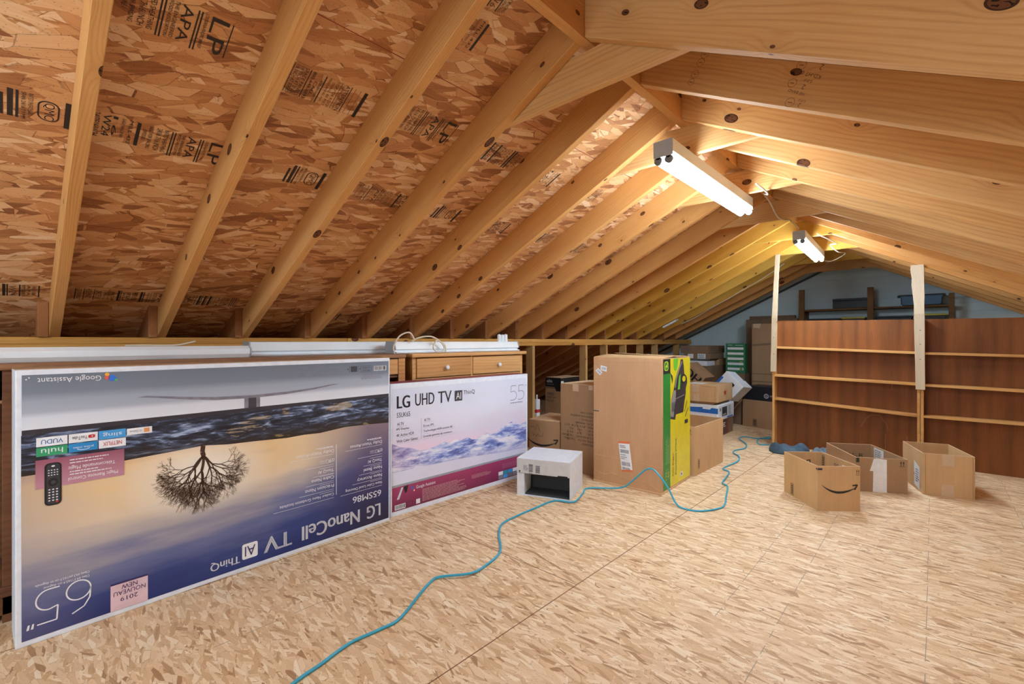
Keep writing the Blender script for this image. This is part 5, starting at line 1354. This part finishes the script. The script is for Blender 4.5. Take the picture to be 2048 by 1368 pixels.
# shipping boxes stacked in the corner
heap('cardboard_carton', 'big brown carton at the bottom of the corner stack', 6.62, 2.82, 2.34, 0.0, 0.75, 0.40, M_CARD4)
heap('cardboard_carton', 'brown carton halfway up the corner stack', 6.62, 2.82, 2.36, 0.401, 0.72, 0.335, M_CARD4)
t, Fh = heap('white_carton', 'small white carton low under the labelled cartons in the corner', 6.60, 2.64, 2.40, 0.737, 0.30, 0.070, M_WBOX)
t, Fh = heap('cardboard_carton', 'small brown carton sticking out right of the white carton in the corner', 6.96, 2.50, 2.36, 0.737, 0.42, 0.095, M_CARD3)
t, Fh = heap('labelled_carton', 'brown carton with white shipping labels under the topmost corner carton', 6.60, 2.72, 2.35, 0.834, 0.52, 0.078, M_CARD4)
d = Dec(*Fh['front']); d.rect(0.05, 0.006, 0.13, 0.068, M_LABEL, 0); d.rect(0.19, 0.003, 0.30, 0.072, M_LABEL, 0); d.squig(0.20, 0.012, 0.29, 0.066, tl, 4, 1, 3); d.build('shipping_labels', t)
t, Fh = heap('delivery_carton', 'long flat brown carton with faint purple lettering, topmost in the corner', 6.60, 2.775, 2.385, 0.913, 0.66, 0.104, M_CARD4)
d = Dec(*Fh['front']); d.text('FedEx', 0.085, 0.058, wd=0.13, ht=0.045, mat=plain('faint_purple', (92, 88, 130), 0.6), l=0); d.build('faint_lettering', t)
d = Dec(*Fh['right']); barsym(d, 0.10, 0.03, 0.16, 0.09, M_DGREY); barsym(d, 0.42, 0.03, 0.48, 0.09, M_DGREY); d.build('printed_mark', t)

# ------------------------------------------------------------------ shelves on the painted end wall
t = thing('wall_shelving', 'dark wooden wall shelving with three posts on the painted end wall', 'shelves', (7.50, 1.47, 0.0), math.radians(-90))
for x0, x1, h in ((0.0, 0.062, 1.795), (0.762, 0.826, 1.775), (1.528, 1.578, 1.650)): MB().box(x0, x1, 0.0, 0.045, 0.0, h).build('post', M_DARKWOOD, t, bevel=0.002)
for x0, x1, h in ((0.0, 0.062, 1.5), (1.528, 1.578, 1.5)): MB().box(x0, x1, 0.285, 0.33, 0.0, h).build('post', M_DARKWOOD, t, bevel=0.002)
MB().box(0.0, 1.578, 0.045, 0.33, 1.498, 1.520).build('shelf', M_DARKWOOD, t, bevel=0.002)
MB().box(0.0, 1.578, 0.045, 0.33, 1.075, 1.100).build('shelf', M_DARKWOOD, t, bevel=0.002)
def tote(label, ya, yb, z, h, body, lid, depth=0.26):
    t = thing('storage_tote', label, 'storage box', (7.552, ya, z), math.radians(-90), 'totes on the wall shelving')
    W = ya - yb
    m = MB().add([(0.02, 0.02, 0), (W - 0.02, 0.02, 0), (W - 0.02, depth - 0.02, 0), (0.02, depth - 0.02, 0), (0.005, 0.005, h - 0.02), (W - 0.005, 0.005, h - 0.02), (W - 0.005, depth - 0.005, h - 0.02), (0.005, depth - 0.005, h - 0.02)],
                 [(0, 3, 2, 1), (4, 5, 6, 7), (0, 1, 5, 4), (1, 2, 6, 5), (2, 3, 7, 6), (3, 0, 4, 7)])
    m.build('tub', body, t, bevel=0.006)
    MB().box(-0.004, W + 0.004, -0.006, depth, h - 0.022, h).build('lid', lid, t, bevel=0.006)
    return t
TB_ = plain('tote_black', (34, 38, 44), 0.5); TY = plain('tote_yellow', (196, 190, 50), 0.45)
tote('black tote with black lid on the lower wall shelf, leftmost', 1.38, 1.00, 1.101, 0.290, TB_, TB_)
tote('black tote with yellow lid on the lower wall shelf, left of the middle post', 0.985, 0.735, 1.101, 0.300, TB_, TY)
tote('black tote with black lid on the lower wall shelf, right of the middle post', 0.63, 0.27, 1.101, 0.300, TB_, TB_)
tote('black tote with yellow lid on the lower wall shelf, rightmost', 0.255, -0.04, 1.101, 0.315, TB_, TY)
t = thing('black_case', 'long black box on the upper wall shelf beside the middle post', 'box', (7.553, 1.085, 1.521), math.radians(-90))
MB().box(0, 0.375, 0, 0.24, 0, 0.10).build('case_body', plain('case_black', (24, 32, 40), 0.5), t, bevel=0.004)
MB().box(-0.003, 0.378, -0.003, 0.243, 0.10, 0.128).build('lid', plain('case_black', (24, 32, 40), 0.5), t, bevel=0.004)
t = thing('plastic_bin', 'translucent blue grey bin with dark rim on the upper wall shelf', 'storage box', (7.553, 0.385, 1.521), math.radians(-90))
bb = plain('bin_blue', (96, 128, 160), 0.3)
m = MB().add([(0.02, 0.02, 0), (0.375, 0.02, 0), (0.375, 0.22, 0), (0.02, 0.22, 0), (0.0, 0.0, 0.12), (0.395, 0.0, 0.12), (0.395, 0.24, 0.12), (0.0, 0.24, 0.12)], [(0, 3, 2, 1), (4, 5, 6, 7), (0, 1, 5, 4), (1, 2, 6, 5), (2, 3, 7, 6), (3, 0, 4, 7)])
m.build('tub', bb, t, bevel=0.006)
m = MB().box(-0.014, 0.409, -0.010, 0.25, 0.116, 0.134); m.box(-0.026, -0.006, -0.014, 0.03, 0.100, 0.130); m.box(0.395, 0.418, -0.014, 0.03, 0.098, 0.130)
m.build('rim', TB_, t, bevel=0.004)
m = MB().tube([(0.01, -0.004, 0.10), (0.012, 0.005, 0.02), (0.03, 0.014, 0.004), (0.36, 0.014, 0.004), (0.382, 0.005, 0.02), (0.388, -0.004, 0.10)], 0.004, 8); m.build('front_rib', TB_, t)
